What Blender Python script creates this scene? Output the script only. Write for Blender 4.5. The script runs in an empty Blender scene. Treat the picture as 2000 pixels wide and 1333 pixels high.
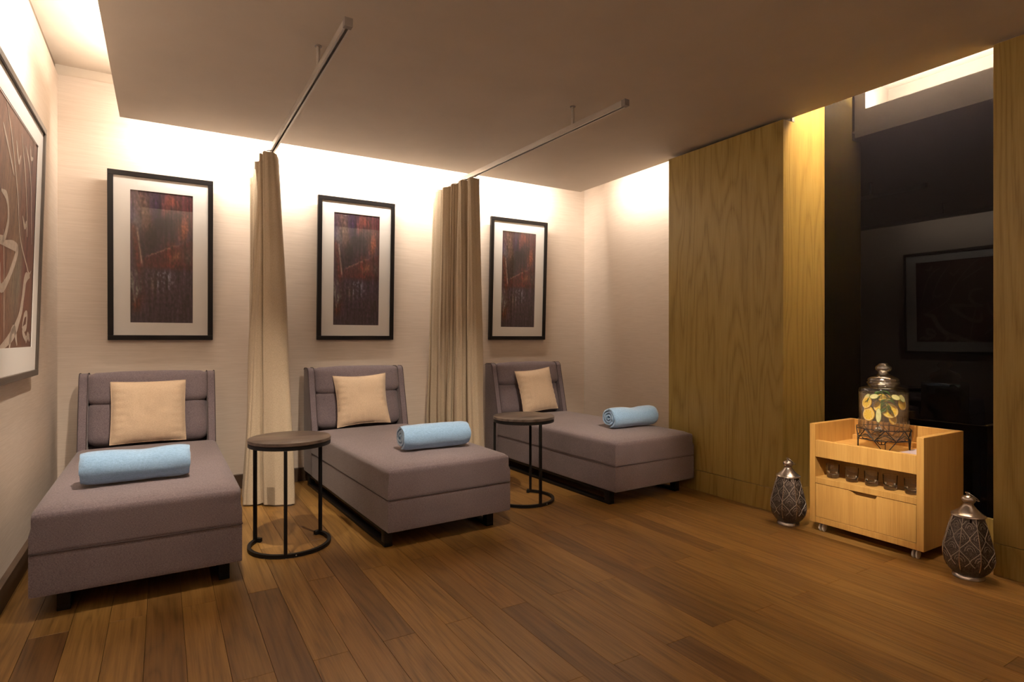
import bpy, bmesh, math, random
from mathutils import Vector, Matrix, noise
sc = bpy.context.scene
col = sc.collection
random.seed(7)
R = math.radians

# ------------------------------------------------------------------ camera
H = 1.15
cam = bpy.data.cameras.new('camera')
cam.sensor_width = 36.0
cam.lens = 1137.0 / 2000.0 * 36.0
cam.shift_y = -(666.5 - 662.0) / 2000.0
cam.clip_start = 0.02
camo = bpy.data.objects.new('camera', cam)
col.objects.link(camo)
camo.location = (0, 0, H)
camo.rotation_euler = (R(90), 0, -R(31.03))
sc.camera = camo

# ------------------------------------------------------------------ world, exposure
sc.view_settings.view_transform = 'Standard'
sc.view_settings.look = 'None'
sc.view_settings.gamma = 1.0
sc.view_settings.exposure = 0.28
sc.view_settings.use_curve_mapping = False
w = bpy.data.worlds.new('world'); sc.world = w; w.use_nodes = True
w.node_tree.nodes['Background'].inputs[0].default_value = (0.0, 0.0, 0.0, 1)
w.node_tree.nodes['Background'].inputs[1].default_value = 0.0

# room dimensions (camera stands at x = y = 0; y runs towards the picture wall)
XL, XR, YB, YF = -0.60, 3.857, 4.92, -0.35
SX0, SX1, SY0, SY1, SZ = -0.236, 3.557, 0.0, 4.595, 2.605      # hung ceiling
XP, XG = 3.472, 3.933                                          # wood panels, black glass
PY1, PY2, NY = 2.34, 3.342, 1.222                              # panel 1 from PY1 to PY2, niche from NY to PY1
ZW, ZC = 2.93, 3.0

# ------------------------------------------------------------------ cove lights (LED lines on top of the hung ceiling)
WARM = (1.0, 0.89, 0.76)
def cove(name, loc, direction, length, power, h=0.035, color=WARM):
    l = bpy.data.lights.new(name, 'AREA'); l.shape = 'RECTANGLE'
    l.size = length; l.size_y = h; l.energy = power; l.color = color
    o = bpy.data.objects.new(name, l); col.objects.link(o)
    d = Vector(direction).normalized()
    z = -d
    up = Vector((0, 0, 1)) if abs(d.z) < 0.9 else Vector((1, 0, 0))
    x = up.cross(z).normalized(); y = z.cross(x)
    o.matrix_world = Matrix(((x.x, y.x, z.x, loc[0]), (x.y, y.y, z.y, loc[1]), (x.z, y.z, z.z, loc[2]), (0, 0, 0, 1)))
    return o
LZ = 2.682
PW = 27.0      # watts per metre of cove
cove('cove_light_left', (SX0 + .001, 1.95, LZ), (-1, 0, -.7), 3.8, PW * 3.8 * .36)
cove('cove_light_left_up', (SX0 + .022, 2.29, 2.662), (0, 0, 1), 4.5, 34.0, 0.03)
cove('cove_light_back', (1.62, SY1 - .001, LZ), (0, 1, -1.1), 3.42, PW * 3.42 * .62)
cove('cove_light_right', (SX1 - .001, 3.84, LZ), (1, 0, -1.1), 0.95, PW * 0.95 * .40)
cove('cove_light_front', (1.66, SY0 + .004, LZ), (0, -1, -.2), 3.6, PW * 3.6 * .14)
o_ = cove('cove_light_niche', (3.512, 1.735, 2.785), (0, 0, 1), 0.99, 440.0, 0.03)

# ------------------------------------------------------------------ helpers
def link(o, parent=None):
    col.objects.link(o)
    if parent is not None: o.parent = parent
    return o
def tag(o, label=None, cat=None, group=None, kind=None):
    if label: o['label'] = label
    if cat: o['category'] = cat
    if group: o['group'] = group
    if kind: o['kind'] = kind
    return o
def empty(name, loc=(0, 0, 0), rz=0.0, label=None, cat=None, group=None):
    o = bpy.data.objects.new(name, None); o.empty_display_size = 0.05
    o.location = loc; o.rotation_euler = (0, 0, rz)
    return tag(link(o), label, cat, group)
def obj(name, bm, mat, parent=None, smooth=40, loc=None, rot=None):
    bmesh.ops.recalc_face_normals(bm, faces=bm.faces[:])
    me = bpy.data.meshes.new(name); bm.to_mesh(me); bm.free()
    if smooth:
        for p in me.polygons: p.use_smooth = True
        me.set_sharp_from_angle(angle=R(smooth))
    mats = mat if isinstance(mat, (list, tuple)) else [mat]
    for m in mats: me.materials.append(m)
    o = link(bpy.data.objects.new(name, me), parent)
    if loc: o.location = loc
    if rot: o.rotation_euler = rot
    return o
def box(bm, x0, x1, y0, y1, z0, z1, bev=0.0, seg=2, M=None):
    b = bmesh.new() if bev else bm
    vs = [b.verts.new((x, y, z)) for x in (x0, x1) for y in (y0, y1) for z in (z0, z1)]
    for f in ((0, 1, 3, 2), (4, 6, 7, 5), (0, 4, 5, 1), (2, 3, 7, 6), (0, 2, 6, 4), (1, 5, 7, 3)):
        b.faces.new([vs[i] for i in f])
    if bev:
        bmesh.ops.recalc_face_normals(b, faces=b.faces[:])
        bmesh.ops.bevel(b, geom=b.edges[:], offset=bev, segments=seg, affect='EDGES', profile=0.5)
        if M is not None: bmesh.ops.transform(b, matrix=M, verts=b.verts[:])
        merge(bm, b)
    elif M is not None:
        bmesh.ops.transform(bm, matrix=M, verts=vs)
    return bm
def merge(bm, b):
    me = bpy.data.meshes.new('tmp'); b.to_mesh(me); b.free(); bm.from_mesh(me); bpy.data.meshes.remove(me)
def Box(*a, **k): return box(bmesh.new(), *a, **k)
def lathe(bm, prof, n=32, M=None, a0=0.0):
    rings = []
    for r, z in prof:
        if r < 1e-6: rings.append([bm.verts.new((0, 0, z))])
        else: rings.append([bm.verts.new((r * math.cos(a0 + 2 * math.pi * i / n), r * math.sin(a0 + 2 * math.pi * i / n), z)) for i in range(n)])
    for a, b in zip(rings, rings[1:]):
        for i in range(n):
            j = (i + 1) % n
            if len(a) == 1 and len(b) == 1: continue
            if len(a) == 1: bm.faces.new((a[0], b[i], b[j]))
            elif len(b) == 1: bm.faces.new((a[i], b[0], a[j]))
            else: bm.faces.new((a[i], b[i], b[j], a[j]))
    vs = [v for r in rings for v in r]
    if M is not None: bmesh.ops.transform(bm, matrix=M, verts=vs)
    return bm
def tube(bm, pts, r, n=8, closed=False, cap=True, radii=None):
    pts = [Vector(p) for p in pts]; N = len(pts)
    rings = []; up = None
    for i, p in enumerate(pts):
        if closed: t = (pts[(i + 1) % N] - pts[i - 1])
        else: t = pts[min(i + 1, N - 1)] - pts[max(i - 1, 0)]
        t.normalize()
        if up is None:
            up = Vector((0, 0, 1)) if abs(t.z) < 0.9 else Vector((1, 0, 0))
        s = t.cross(up)
        if s.length < 1e-4: s = t.cross(Vector((0.3, 1, 0.2)))
        s.normalize(); up = s.cross(t).normalized()
        rr = radii[i] if radii else r
        rings.append([bm.verts.new(p + rr * (math.cos(2 * math.pi * k / n) * s + math.sin(2 * math.pi * k / n) * up)) for k in range(n)])
    pairs = list(zip(rings, rings[1:])) + ([(rings[-1], rings[0])] if closed else [])
    for a, b in pairs:
        for k in range(n):
            bm.faces.new((a[k], a[(k + 1) % n], b[(k + 1) % n], b[k]))
    if cap and not closed:
        bm.faces.new(rings[0][::-1]); bm.faces.new(rings[-1])
    return bm
def prism(bm, poly, axis, a, b):
    """extrude 2-D polygon along axis ('x','y','z') from a to b"""
    def P(p, t):
        return {'x': (t, p[0], p[1]), 'y': (p[0], t, p[1]), 'z': (p[0], p[1], t)}[axis]
    A = [bm.verts.new(P(p, a)) for p in poly]; B = [bm.verts.new(P(p, b)) for p in poly]
    bm.faces.new(A); bm.faces.new(B[::-1]); n = len(poly)
    for i in range(n): bm.faces.new((A[i], B[i], B[(i + 1) % n], A[(i + 1) % n]))
    return bm
def soft_box(sx, sy, sz, r, cuts=14, crown=0.0, puff=0.0, wob=0.0, seed=0, rb=None):
    """rounded block centred on the origin; crown lifts the top, puff swells every face"""
    bm = bmesh.new()
    bmesh.ops.create_cube(bm, size=2.0)
    bmesh.ops.subdivide_edges(bm, edges=bm.edges[:], cuts=cuts, use_grid_fill=True)
    hx, hy, hz = sx / 2, sy / 2, sz / 2
    def warp(t, h):   # more samples near the ends
        return math.copysign(abs(t) ** 0.75, t) * h
    rt = r
    for v in bm.verts:
        c = v.co
        r = rb if (rb is not None and c.z < 0) else rt
        p = Vector((warp(c.x, hx), warp(c.y, hy), warp(c.z, hz)))
        q = Vector((max(-hx + r, min(hx - r, p.x)), max(-hy + r, min(hy - r, p.y)), max(-hz + r, min(hz - r, p.z))))
        d = p - q
        if d.length > 1e-9: p = q + d.normalized() * r
        u = [max(0.0, 1 - (p.x / hx) ** 2), max(0.0, 1 - (p.y / hy) ** 2), max(0.0, 1 - (p.z / hz) ** 2)]
        if crown and p.z > 0: p.z += crown * (u[0] ** .6) * (u[1] ** .6) * (p.z / hz)
        if puff:
            p.x += puff * (p.x / hx) * (u[1] * u[2]) ** .6
            p.y += puff * (p.y / hy) * (u[0] * u[2]) ** .6
            p.z += puff * (p.z / hz) * (u[0] * u[1]) ** .6
        if wob:
            p += wob * noise.noise_vector(p * 9 + Vector((seed * 3.1, seed, 0)))
        v.co = p
    return bm
def copy_tree(o, parent=None):
    c = o.copy(); col.objects.link(c); c.parent = parent
    for ch in list(o.children): copy_tree(ch, c)
    return c

# ------------------------------------------------------------------ materials
def new_mat(name):
    m = bpy.data.materials.new(name); m.use_nodes = True
    nt = m.node_tree
    return m, nt, nt.nodes['Principled BSDF']
def N(nt, typ, **kw):
    n = nt.nodes.new(typ)
    for k, v in kw.items():
        if k.startswith('i_'):
            n.inputs[k[2:].replace('_', ' ')].default_value = v
        else: setattr(n, k, v)
    return n
def coords(nt, scale, rnd=False, kind='Object'):
    tc = N(nt, 'ShaderNodeTexCoord')
    src = tc.outputs[kind]
    if rnd:
        oi = N(nt, 'ShaderNodeObjectInfo')
        mul = N(nt, 'ShaderNodeVectorMath', operation='SCALE'); mul.inputs[0].default_value = (17.3, 41.7, 29.1)
        nt.links.new(oi.outputs['Random'], mul.inputs['Scale'])
        add = N(nt, 'ShaderNodeVectorMath', operation='ADD')
        nt.links.new(src, add.inputs[0]); nt.links.new(mul.outputs[0], add.inputs[1]); src = add.outputs[0]
    mp = N(nt, 'ShaderNodeVectorMath', operation='MULTIPLY'); mp.inputs[1].default_value = scale
    nt.links.new(src, mp.inputs[0])
    return mp.outputs[0]
def ramp(nt, fac, stops):
    r = N(nt, 'ShaderNodeValToRGB')
    e = r.color_ramp.elements
    while len(e) < len(stops): e.new(0.5)
    for el, (p, c) in zip(e, stops):
        el.position = p; el.color = (*c, 1) if len(c) == 3 else c
    nt.links.new(fac, r.inputs[0])
    return r.outputs[0]
def math_(nt, op, a, b=None):
    m = N(nt, 'ShaderNodeMath', operation=op)
    for i, v in enumerate((a, b)):
        if v is None: continue
        if isinstance(v, (int, float)): m.inputs[i].default_value = v
        else: nt.links.new(v, m.inputs[i])
    return m.outputs[0]
def noise_(nt, vec, scale=1.0, detail=4.0, rough=0.55, dist=0.0):
    n = N(nt, 'ShaderNodeTexNoise')
    n.inputs['Scale'].default_value = scale; n.inputs['Detail'].default_value = detail
    n.inputs['Roughness'].default_value = rough; n.inputs['Distortion'].default_value = dist
    nt.links.new(vec, n.inputs['Vector'])
    return n.outputs[0]
def mixc(nt, fac, a, b, mode='MIX'):
    m = N(nt, 'ShaderNodeMix', data_type='RGBA', blend_type=mode)
    for s, v in ((0, fac), (6, a), (7, b)):
        if isinstance(v, (int, float)): m.inputs[s].default_value = v
        elif isinstance(v, tuple): m.inputs[s].default_value = (*v, 1)
        else: nt.links.new(v, m.inputs[s])
    return m.outputs[2]
def bump(nt, bsdf, h, strength=0.3, dist=0.001):
    b = N(nt, 'ShaderNodeBump'); b.inputs['Strength'].default_value = strength; b.inputs['Distance'].default_value = dist
    nt.links.new(h, b.inputs['Height']); nt.links.new(b.outputs[0], bsdf.inputs['Normal'])
def plain(name, c, rough=0.5, metal=0.0, spec=0.5, n_amt=0.0, n_scale=(8, 8, 8), coat=0.0):
    m, nt, b = new_mat(name)
    b.inputs['Roughness'].default_value = rough; b.inputs['Metallic'].default_value = metal
    b.inputs['Specular IOR Level'].default_value = spec
    b.inputs['Coat Weight'].default_value = coat
    if n_amt:
        f = noise_(nt, coords(nt, n_scale), 1.0, 5)
        lo = tuple(x * (1 - n_amt) for x in c); hi = tuple(min(1, x * (1 + n_amt)) for x in c)
        nt.links.new(ramp(nt, f, [(0.3, lo), (0.7, hi)]), b.inputs['Base Color'])
    else:
        b.inputs['Base Color'].default_value = (*c, 1)
    return m
def wood(name, dark, mid, light, ring, fine, n_ring=9.0, rough=0.4, rnd=True, spec=0.4, tint=0.25, bump_s=0.15, sharp=1.0, rw=0.38):
    """contour lines of a stretched noise give cathedral grain; ring / fine are the coordinate scales"""
    m, nt, b = new_mat(name)
    c = coords(nt, ring, rnd)
    n1 = noise_(nt, c, 1.0, 1.5, 0.4, 0.3)
    s = math_(nt, 'SINE', math_(nt, 'MULTIPLY', n1, n_ring * 6.283))
    s = math_(nt, 'ADD', math_(nt, 'MULTIPLY', s, 0.5), 0.5)
    s = math_(nt, 'POWER', s, sharp)
    f = noise_(nt, coords(nt, fine, rnd), 1.0, 4, 0.6)
    big = noise_(nt, coords(nt, tuple(x * 0.4 for x in ring), rnd), 1.0, 2)
    v = math_(nt, 'ADD', math_(nt, 'MULTIPLY', s, rw), math_(nt, 'MULTIPLY', f, 1 - rw))
    colr = ramp(nt, v, [(0.28, dark), (0.52, mid), (0.78, light)])
    colr = mixc(nt, math_(nt, 'MULTIPLY', big, 0.5), colr, mid)
    if rnd and tint:
        oi = N(nt, 'ShaderNodeObjectInfo')
        k = ramp(nt, oi.outputs['Random'], [(0.0, (1 - tint, 1 - tint * 1.1, 1 - tint * .9)), (0.25, (1 - tint * .3, 1 - tint * .3, 1 - tint * .3)), (0.5, (1.0, 0.96, 0.92)), (0.75, (1.02, 1.03, 1.0)), (1.0, (1 + tint * .8, 1 + tint * .85, 1 + tint * .9))])
        colr = mixc(nt, 1.0, colr, k, 'MULTIPLY')
    nt.links.new(colr, b.inputs['Base Color'])
    b.inputs['Roughness'].default_value = rough; b.inputs['Specular IOR Level'].default_value = spec
    bump(nt, b, f, bump_s, 0.0008)
    return m
def fabric(name, dark, light, k=(330, 330, 330), rough=0.9, sheen=0.3, big=0.12, bump_s=0.5, wr=0.0):
    m, nt, b = new_mat(name)
    a = noise_(nt, coords(nt, (k[0] * 2.2, k[1] * 2.2, k[2] * .6)), 1.0, 2)
    c = noise_(nt, coords(nt, (k[0] * .5, k[1] * .5, k[2] * 2.0)), 1.0, 2)
    v = math_(nt, 'ADD', math_(nt, 'MULTIPLY', a, 0.5), math_(nt, 'MULTIPLY', c, 0.5))
    g = noise_(nt, coords(nt, (5, 5, 5)), 1.0, 3)
    v2 = math_(nt, 'ADD', v, math_(nt, 'MULTIPLY', math_(nt, 'SUBTRACT', g, 0.5), big))
    nt.links.new(ramp(nt, v2, [(0.36, dark), (0.64, light)]), b.inputs['Base Color'])
    b.inputs['Roughness'].default_value = rough; b.inputs['Specular IOR Level'].default_value = 0.2
    b.inputs['Sheen Weight'].default_value = sheen; b.inputs['Sheen Roughness'].default_value = 0.5
    h = v
    if wr:
        w_ = noise_(nt, coords(nt, (4, 4, 26)), 1.0, 3)
        h = math_(nt, 'ADD', v, math_(nt, 'MULTIPLY', w_, wr))
    bump(nt, b, h, bump_s, 0.0015)
    return m
def thin_glass(name, tint=(1, 1, 1), rough=0.0, f0=0.04, bump_h=None, bump_s=0.6, glow_haze=None):
    """clear sheet: transparent body with a Schlick reflection, the same from both sides"""
    m = bpy.data.materials.new(name); m.use_nodes = True; nt = m.node_tree
    nt.nodes.remove(nt.nodes['Principled BSDF'])
    t = N(nt, 'ShaderNodeBsdfTransparent'); t.inputs[0].default_value = (*tint, 1)
    g = N(nt, 'ShaderNodeBsdfGlossy'); g.inputs['Roughness'].default_value = rough
    geo = N(nt, 'ShaderNodeNewGeometry')
    dot = N(nt, 'ShaderNodeVectorMath', operation='DOT_PRODUCT')
    nt.links.new(geo.outputs['Incoming'], dot.inputs[0])
    nrm = geo.outputs['Normal']
    if bump_h:
        h = noise_(nt, coords(nt, bump_h), 1.0, 2)
        b = N(nt, 'ShaderNodeBump'); b.inputs['Strength'].default_value = bump_s; b.inputs['Distance'].default_value = 0.004
        nt.links.new(h, b.inputs['Height']); nrm = b.outputs[0]; nt.links.new(nrm, g.inputs['Normal'])
    nt.links.new(nrm, dot.inputs[1])
    c = math_(nt, 'ABSOLUTE', dot.outputs['Value'])
    k = math_(nt, 'POWER', math_(nt, 'SUBTRACT', 1.0, math_(nt, 'MINIMUM', c, 1.0)), 5.0)
    fac = math_(nt, 'ADD', f0, math_(nt, 'MULTIPLY', k, 1.0 - f0))
    mx = N(nt, 'ShaderNodeMixShader')
    body = t.outputs[0]
    if glow_haze:       # pale haze put in for the glow of light refracted in the water
        tl = N(nt, 'ShaderNodeBsdfTranslucent'); tl.inputs[0].default_value = (*glow_haze[1], 1)
        df = N(nt, 'ShaderNodeBsdfDiffuse'); df.inputs[0].default_value = (*glow_haze[1], 1)
        m1 = N(nt, 'ShaderNodeMixShader'); m1.inputs[0].default_value = .5
        nt.links.new(tl.outputs[0], m1.inputs[1]); nt.links.new(df.outputs[0], m1.inputs[2])
        m2_ = N(nt, 'ShaderNodeMixShader'); m2_.inputs[0].default_value = glow_haze[0]
        nt.links.new(body, m2_.inputs[1]); nt.links.new(m1.outputs[0], m2_.inputs[2]); body = m2_.outputs[0]
    nt.links.new(fac, mx.inputs[0]); nt.links.new(body, mx.inputs[1]); nt.links.new(g.outputs[0], mx.inputs[2])
    nt.links.new(mx.outputs[0], nt.nodes['Material Output'].inputs[0])
    return m

M = {}
# wallpaper: fine horizontal weave
def wallpaper(name, horiz):
    m, nt, b = new_mat(name)
    f = noise_(nt, coords(nt, horiz), 1.0, 3, 0.6)
    g = noise_(nt, coords(nt, (1.2, 1.2, 1.2)), 1.0, 2)
    v = math_(nt, 'ADD', math_(nt, 'MULTIPLY', f, 0.85), math_(nt, 'MULTIPLY', g, 0.15))
    nt.links.new(ramp(nt, v, [(0.3, (0.60, 0.505, 0.42)), (0.7, (0.71, 0.61, 0.525))]), b.inputs['Base Color'])
    b.inputs['Roughness'].default_value = 0.75; b.inputs['Specular IOR Level'].default_value = 0.25
    bump(nt, b, f, 0.25, 0.001)
    return m
M['paper'] = wallpaper('wallpaper_weave', (6, 6, 260))
M['ceiling'] = plain('ceiling_paint', (0.66, 0.57, 0.47), 0.85, n_amt=0.03)
M['soffit'] = plain('soffit_paint', (0.585, 0.515, 0.445), 0.8, n_amt=0.04, n_scale=(3, 3, 3))
M['shadow_gap'] = plain('shadow_gap_shade', (0.24, 0.18, 0.13), 0.8)  # shade of the left band, put into its colour as a darker tone
M['skirting'] = plain('dark_skirting', (0.075, 0.045, 0.028), 0.45, n_amt=0.2)
M['door_paint'] = plain('door_paint', (0.62, 0.56, 0.48), 0.5)
M['plank'] = wood('oak_plank', (0.118, 0.057, 0.015), (0.255, 0.134, 0.036), (0.370, 0.204, 0.062),
                  (9.0, 0.9, 1), (120, 3.4, 60), n_ring=7.0, rough=0.36, tint=0.42, spec=0.4, sharp=0.5, rw=0.20)
M['joint'] = plain('floor_joint', (0.02, 0.010, 0.005), 0.8)
VEN = ((0.205, 0.128, 0.028), (0.335, 0.228, 0.062), (0.42, 0.300, 0.096))
M['veneer'] = wood('oak_veneer', *VEN, (4.6, 4.6, 0.50), (150, 150, 5.0), n_ring=13.0, rough=0.42, tint=0.05, bump_s=0.1, sharp=0.45, rw=.24)
M['cart'] = wood('cart_oak', (0.42, 0.22, 0.058), (0.53, 0.30, 0.086), (0.62, 0.37, 0.115), (14, 14, 0.7), (170, 170, 5), n_ring=3.0, rough=0.38, tint=0.04, bump_s=0.08, rw=.15)
M['tabletop'] = wood('dark_tabletop_wood', (0.050, 0.035, 0.029), (0.10, 0.073, 0.060), (0.15, 0.115, 0.097), (2.0, 14, 1), (4, 130, 50), n_ring=3.0, rough=0.33, tint=0.06)
M['black_glass'] = plain('black_glass', (0.002, 0.0018, 0.0022), 0.012, spec=0.16)
M['black_metal'] = plain('black_metal', (0.007, 0.0065, 0.0065), 0.5, metal=0.0, spec=0.3)
M['steel'] = plain('brushed_aluminium', (0.58, 0.55, 0.52), 0.38, metal=0.9, n_amt=0.08, n_scale=(200, 4, 200))
M['steel_dark'] = plain('grey_end_cap', (0.28, 0.25, 0.24), 0.5, metal=0.4)
M['fabric'] = fabric('mauve_grey_upholstery', (0.118, 0.091, 0.104), (0.275, 0.222, 0.240), (300, 300, 300), bump_s=0.6, sheen=0.25)
M['piping'] = plain('upholstery_piping', (0.085, 0.062, 0.064), 0.9)
M['cream'] = fabric('cream_cushion_cloth', (0.58, 0.43, 0.295), (0.74, 0.57, 0.41), (260, 260, 260), bump_s=0.4, wr=0.5)
M['towel'] = fabric('blue_fleece', (0.215, 0.37, 0.58), (0.32, 0.51, 0.76), (160, 160, 160), sheen=0.6, bump_s=0.5)
M['curtain'] = fabric('beige_curtain_cloth', (0.40, 0.32, 0.225), (0.56, 0.46, 0.34), (300, 300, 300), bump_s=0.35, sheen=0.15)
M['frame_black'] = plain('black_frame', (0.009, 0.007, 0.007), 0.4, spec=.3)
M['frame_grey'] = plain('bronze_frame', (0.10, 0.08, 0.066), 0.4, metal=0.3)
M['mat'] = plain('white_mat_board', (0.83, 0.80, 0.77), 0.8)
M['pane'] = thin_glass('picture_glass', (0.97, 0.97, 0.97), f0=.07)

# ------------------------------------------------------------------ setting: floor of single planks
fl = obj('floor', Box(XL, XG + .05, YF, YB, -0.05, -0.012), M['joint'], smooth=0)
tag(fl, 'brown oak plank floor of the relaxation room', 'floor', kind='structure')
PWD, PL = 0.129, 1.285
i = -9
while True:
    x0 = 0.462 + PWD * i
    if x0 > XG: break
    x1 = x0 + PWD
    ph = 2.145 if i % 2 == 0 else 1.575
    y = ph - PL * 3
    a, b = max(x0, XL + .002), min(x1, XG + .04)
    while y < YB and b - a > .02:
        ya, yb = max(y, YF), min(y + PL, YB)
        if yb - ya > 0.03:
            g = 0.0006
            bm = Box(-(b - a) / 2 + g, (b - a) / 2 - g, -(yb - ya) / 2 + g, (yb - ya) / 2 - g, -0.012, 0.0, bev=0.0007, seg=1)
            obj('plank', bm, M['plank'], fl, smooth=0, loc=((a + b) / 2, (ya + yb) / 2, 0))
        y += PL
    i += 1

# ------------------------------------------------------------------ setting: walls
def struct(name, bm, m, label, cat='wall', parent=None, smooth=0):
    o = obj(name, bm, m, parent, smooth)
    if parent is None: tag(o, label, cat, kind='structure')
    return o
T = 0.12
wb = struct('wall_back', Box(XL - T, XR + T, YB, YB + T, -0.05, ZW), M['paper'], 'cream wallpapered back wall behind the three framed prints')
wl = struct('wall_left', Box(XL - T, XL, YF - T, YB, -0.05, ZW), M['paper'], 'cream wallpapered left wall with the large picture')
wr = struct('wall_right', Box(XR, XR + T, PY2, YB, -0.05, ZW), M['paper'], 'cream wallpapered wall strip between back wall and wood panel')
wf = struct('wall_front', Box(XL, XP + .1, YF - T, YF, -0.05, ZW), M['paper'], 'cream wallpapered wall facing the daybeds')
# recessed band above the wallpaper
struct('trim_1', Box(XL - T, XR + T, YB + .015, YB + T, ZW, ZC), M['ceiling'], 'plain painted band above the back wallpaper', 'trim')
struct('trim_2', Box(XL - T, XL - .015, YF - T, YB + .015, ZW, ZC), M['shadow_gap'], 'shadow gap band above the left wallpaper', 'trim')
struct('trim_3', Box(XR + .015, XR + T, PY2, YB + .015, ZW, ZC), M['ceiling'], 'plain painted band above the right wallpaper', 'trim')
struct('trim_4', Box(XL, XP + .1, YF - T, YF - .015, ZW, ZC), M['ceiling'], 'plain painted band above the wall facing the daybeds', 'trim')
struct('ceiling', Box(XL - T, XG + .1, YF - T, YB + T, ZC, ZC + .08), M['ceiling'], 'cream upper ceiling of the light coves', 'ceiling')
# hung ceiling slab with the light trough beside the niche
bm = Box(SX0, SX1, SY0, SY1, SZ, SZ + .05)
so = struct('ceiling_soffit', bm, M['soffit'], 'flat taupe hung ceiling with light coves around its edges', 'ceiling')
struct('lip', Box(SX1 - .02, SX1, NY + .002, 2.264, SZ + .05, SZ + .19), M['ceiling'], '', parent=so)
struct('lip', Box(SX1 - .02, SX1, 2.264, PY1 - .0004, SZ + .05, ZC), M['ceiling'], '', parent=so)
struct('trough_wall', Box(3.24, SX1 - .02, 2.264, 2.284, SZ + .05, ZC), M['ceiling'], '', parent=so)
struct('trough_wall', Box(3.22, 3.24, NY - .2, PY1, SZ + .05, ZC), M['ceiling'], '', parent=so)
# skirtings
struct('baseboard_left', Box(XL, XL + .027, YF, YB, 0, .108, bev=.003), M['skirting'], 'dark skirting board along the left wall', 'baseboard')
struct('baseboard_back', Box(XL + .027, XR, YB - .024, YB, 0, .108, bev=.003), M['skirting'], 'dark skirting board along the back wall', 'baseboard')
# door in the wall facing the beds (seen only in the picture glass)
dr = struct('door_1', Box(0.75, 1.65, YF, YF + .012, 0, 2.1, bev=.003), M['door_paint'], 'pale panelled door in the wall facing the daybeds', 'door')
for z0, z1 in ((.15, .95), (1.1, 1.98)):
    bm = bmesh.new()
    for a in ((.87, 1.53, z0, z0 + .03), (.87, 1.53, z1 - .03, z1), (.87, .90, z0, z1), (1.50, 1.53, z0, z1)):
        box(bm, a[0], a[1], YF + .012, YF + .024, a[2], a[3])
    obj('panel_moulding', bm, M['door_paint'], dr, 0)
obj('handle', tube(bmesh.new(), [(1.58, YF + .012, 1.0), (1.58, YF + .06, 1.0), (1.48, YF + .06, 1.0)], .01), M['steel'], dr)

# wood clad pier and niche
def clad(name, x0, x1, y0, y1, label, up=None):
    core = struct(name, Box(x0 + .018, x1, y0 + .018, y1 - .001, 0, SZ - .045), M['joint'], label, 'wall panel')
    return core
p1 = struct('wall_panel_far', Box(XP + .018, XG + .03, PY1 + .018, PY2 - .018, 0, SZ - .04), M['joint'],
            'oak veneered pier beside the far daybed', 'wall panel')
ZT = SZ - .022
vm = M['veneer']
obj('veneer_panel', Box(XP, XP + .018, PY1, PY2, .157, ZT, bev=.0012, seg=1), vm, p1, 0)
obj('plinth_board', Box(XP, XP + .018, PY1, PY2, 0, .1545, bev=.0012, seg=1), vm, p1, 0)
obj('veneer_panel', prism(bmesh.new(), [(XP + .0182, .157), (XG + .02, .157), (XG + .02, ZC), (SX1 + .03, ZC), (SX1 + .03, ZT), (XP + .0182, ZT)], 'y', PY1, PY1 + .018), vm, p1, 0)
obj('plinth_board', Box(XP + .018, XG + .02, PY1, PY1 + .018, 0, .1545, bev=.0012, seg=1), vm, p1, 0)
obj('veneer_panel', Box(XP + .0182, XG + .02, PY2 - .018, PY2, 0, ZT, bev=.0012, seg=1), vm, p1, 0)
obj('top_block', Box(SX1 + .03, XG + .02, PY1 + .018, PY2, ZT + .0003, ZC), M['ceiling'], p1, 0)
obj('corner_profile', Box(SX1 + .004, SX1 + .028, PY1 - .004, PY1 + .01, ZT + .002, SZ + .03), M['steel_dark'], p1, 0)
p2 = struct('wall_panel_near', Box(XP + .018, XG + .03, YF, NY - .018, 0, SZ - .04), M['joint'],
            'oak veneered wall on the camera side of the niche', 'wall panel')
obj('veneer_panel', Box(XP, XP + .018, YF, NY, .157, ZT, bev=.0012, seg=1), vm, p2, 0)
obj('plinth_board', Box(XP, XP + .018, YF, NY, 0, .1545, bev=.0012, seg=1), vm, p2, 0)
obj('veneer_panel', Box(XP + .018, XG + .02, NY - .018, NY, .157, ZT, bev=.0012, seg=1), vm, p2, 0)
obj('plinth_board', Box(XP + .018, XG + .02, NY - .018, NY, 0, .1545, bev=.0012, seg=1), vm, p2, 0)
obj('veneer_panel', Box(SX1 + .03, XG + .02, NY - .018, NY, ZT + .0003, ZC), vm, p2, 0)
obj('top_block', Box(SX1 + .03, XG + .02, YF, NY - .018, ZT + .0003, ZC), M['ceiling'], p2, 0)
wn = struct('wall_niche', Box(XG + .012, XG + .06, NY, PY1, 0, ZC), M['joint'], 'dark recessed back of the niche behind the cart', 'wall')
obj('glass_panel', Box(XG, XG + .012, NY + .001, PY1 - .001, .157, ZC), M['black_glass'], wn, 0)
obj('plinth_board', Box(XG - .008, XG + .012, NY + .001, PY1 - .001, 0, .155, bev=.0012, seg=1), vm, wn, 0)

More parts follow.
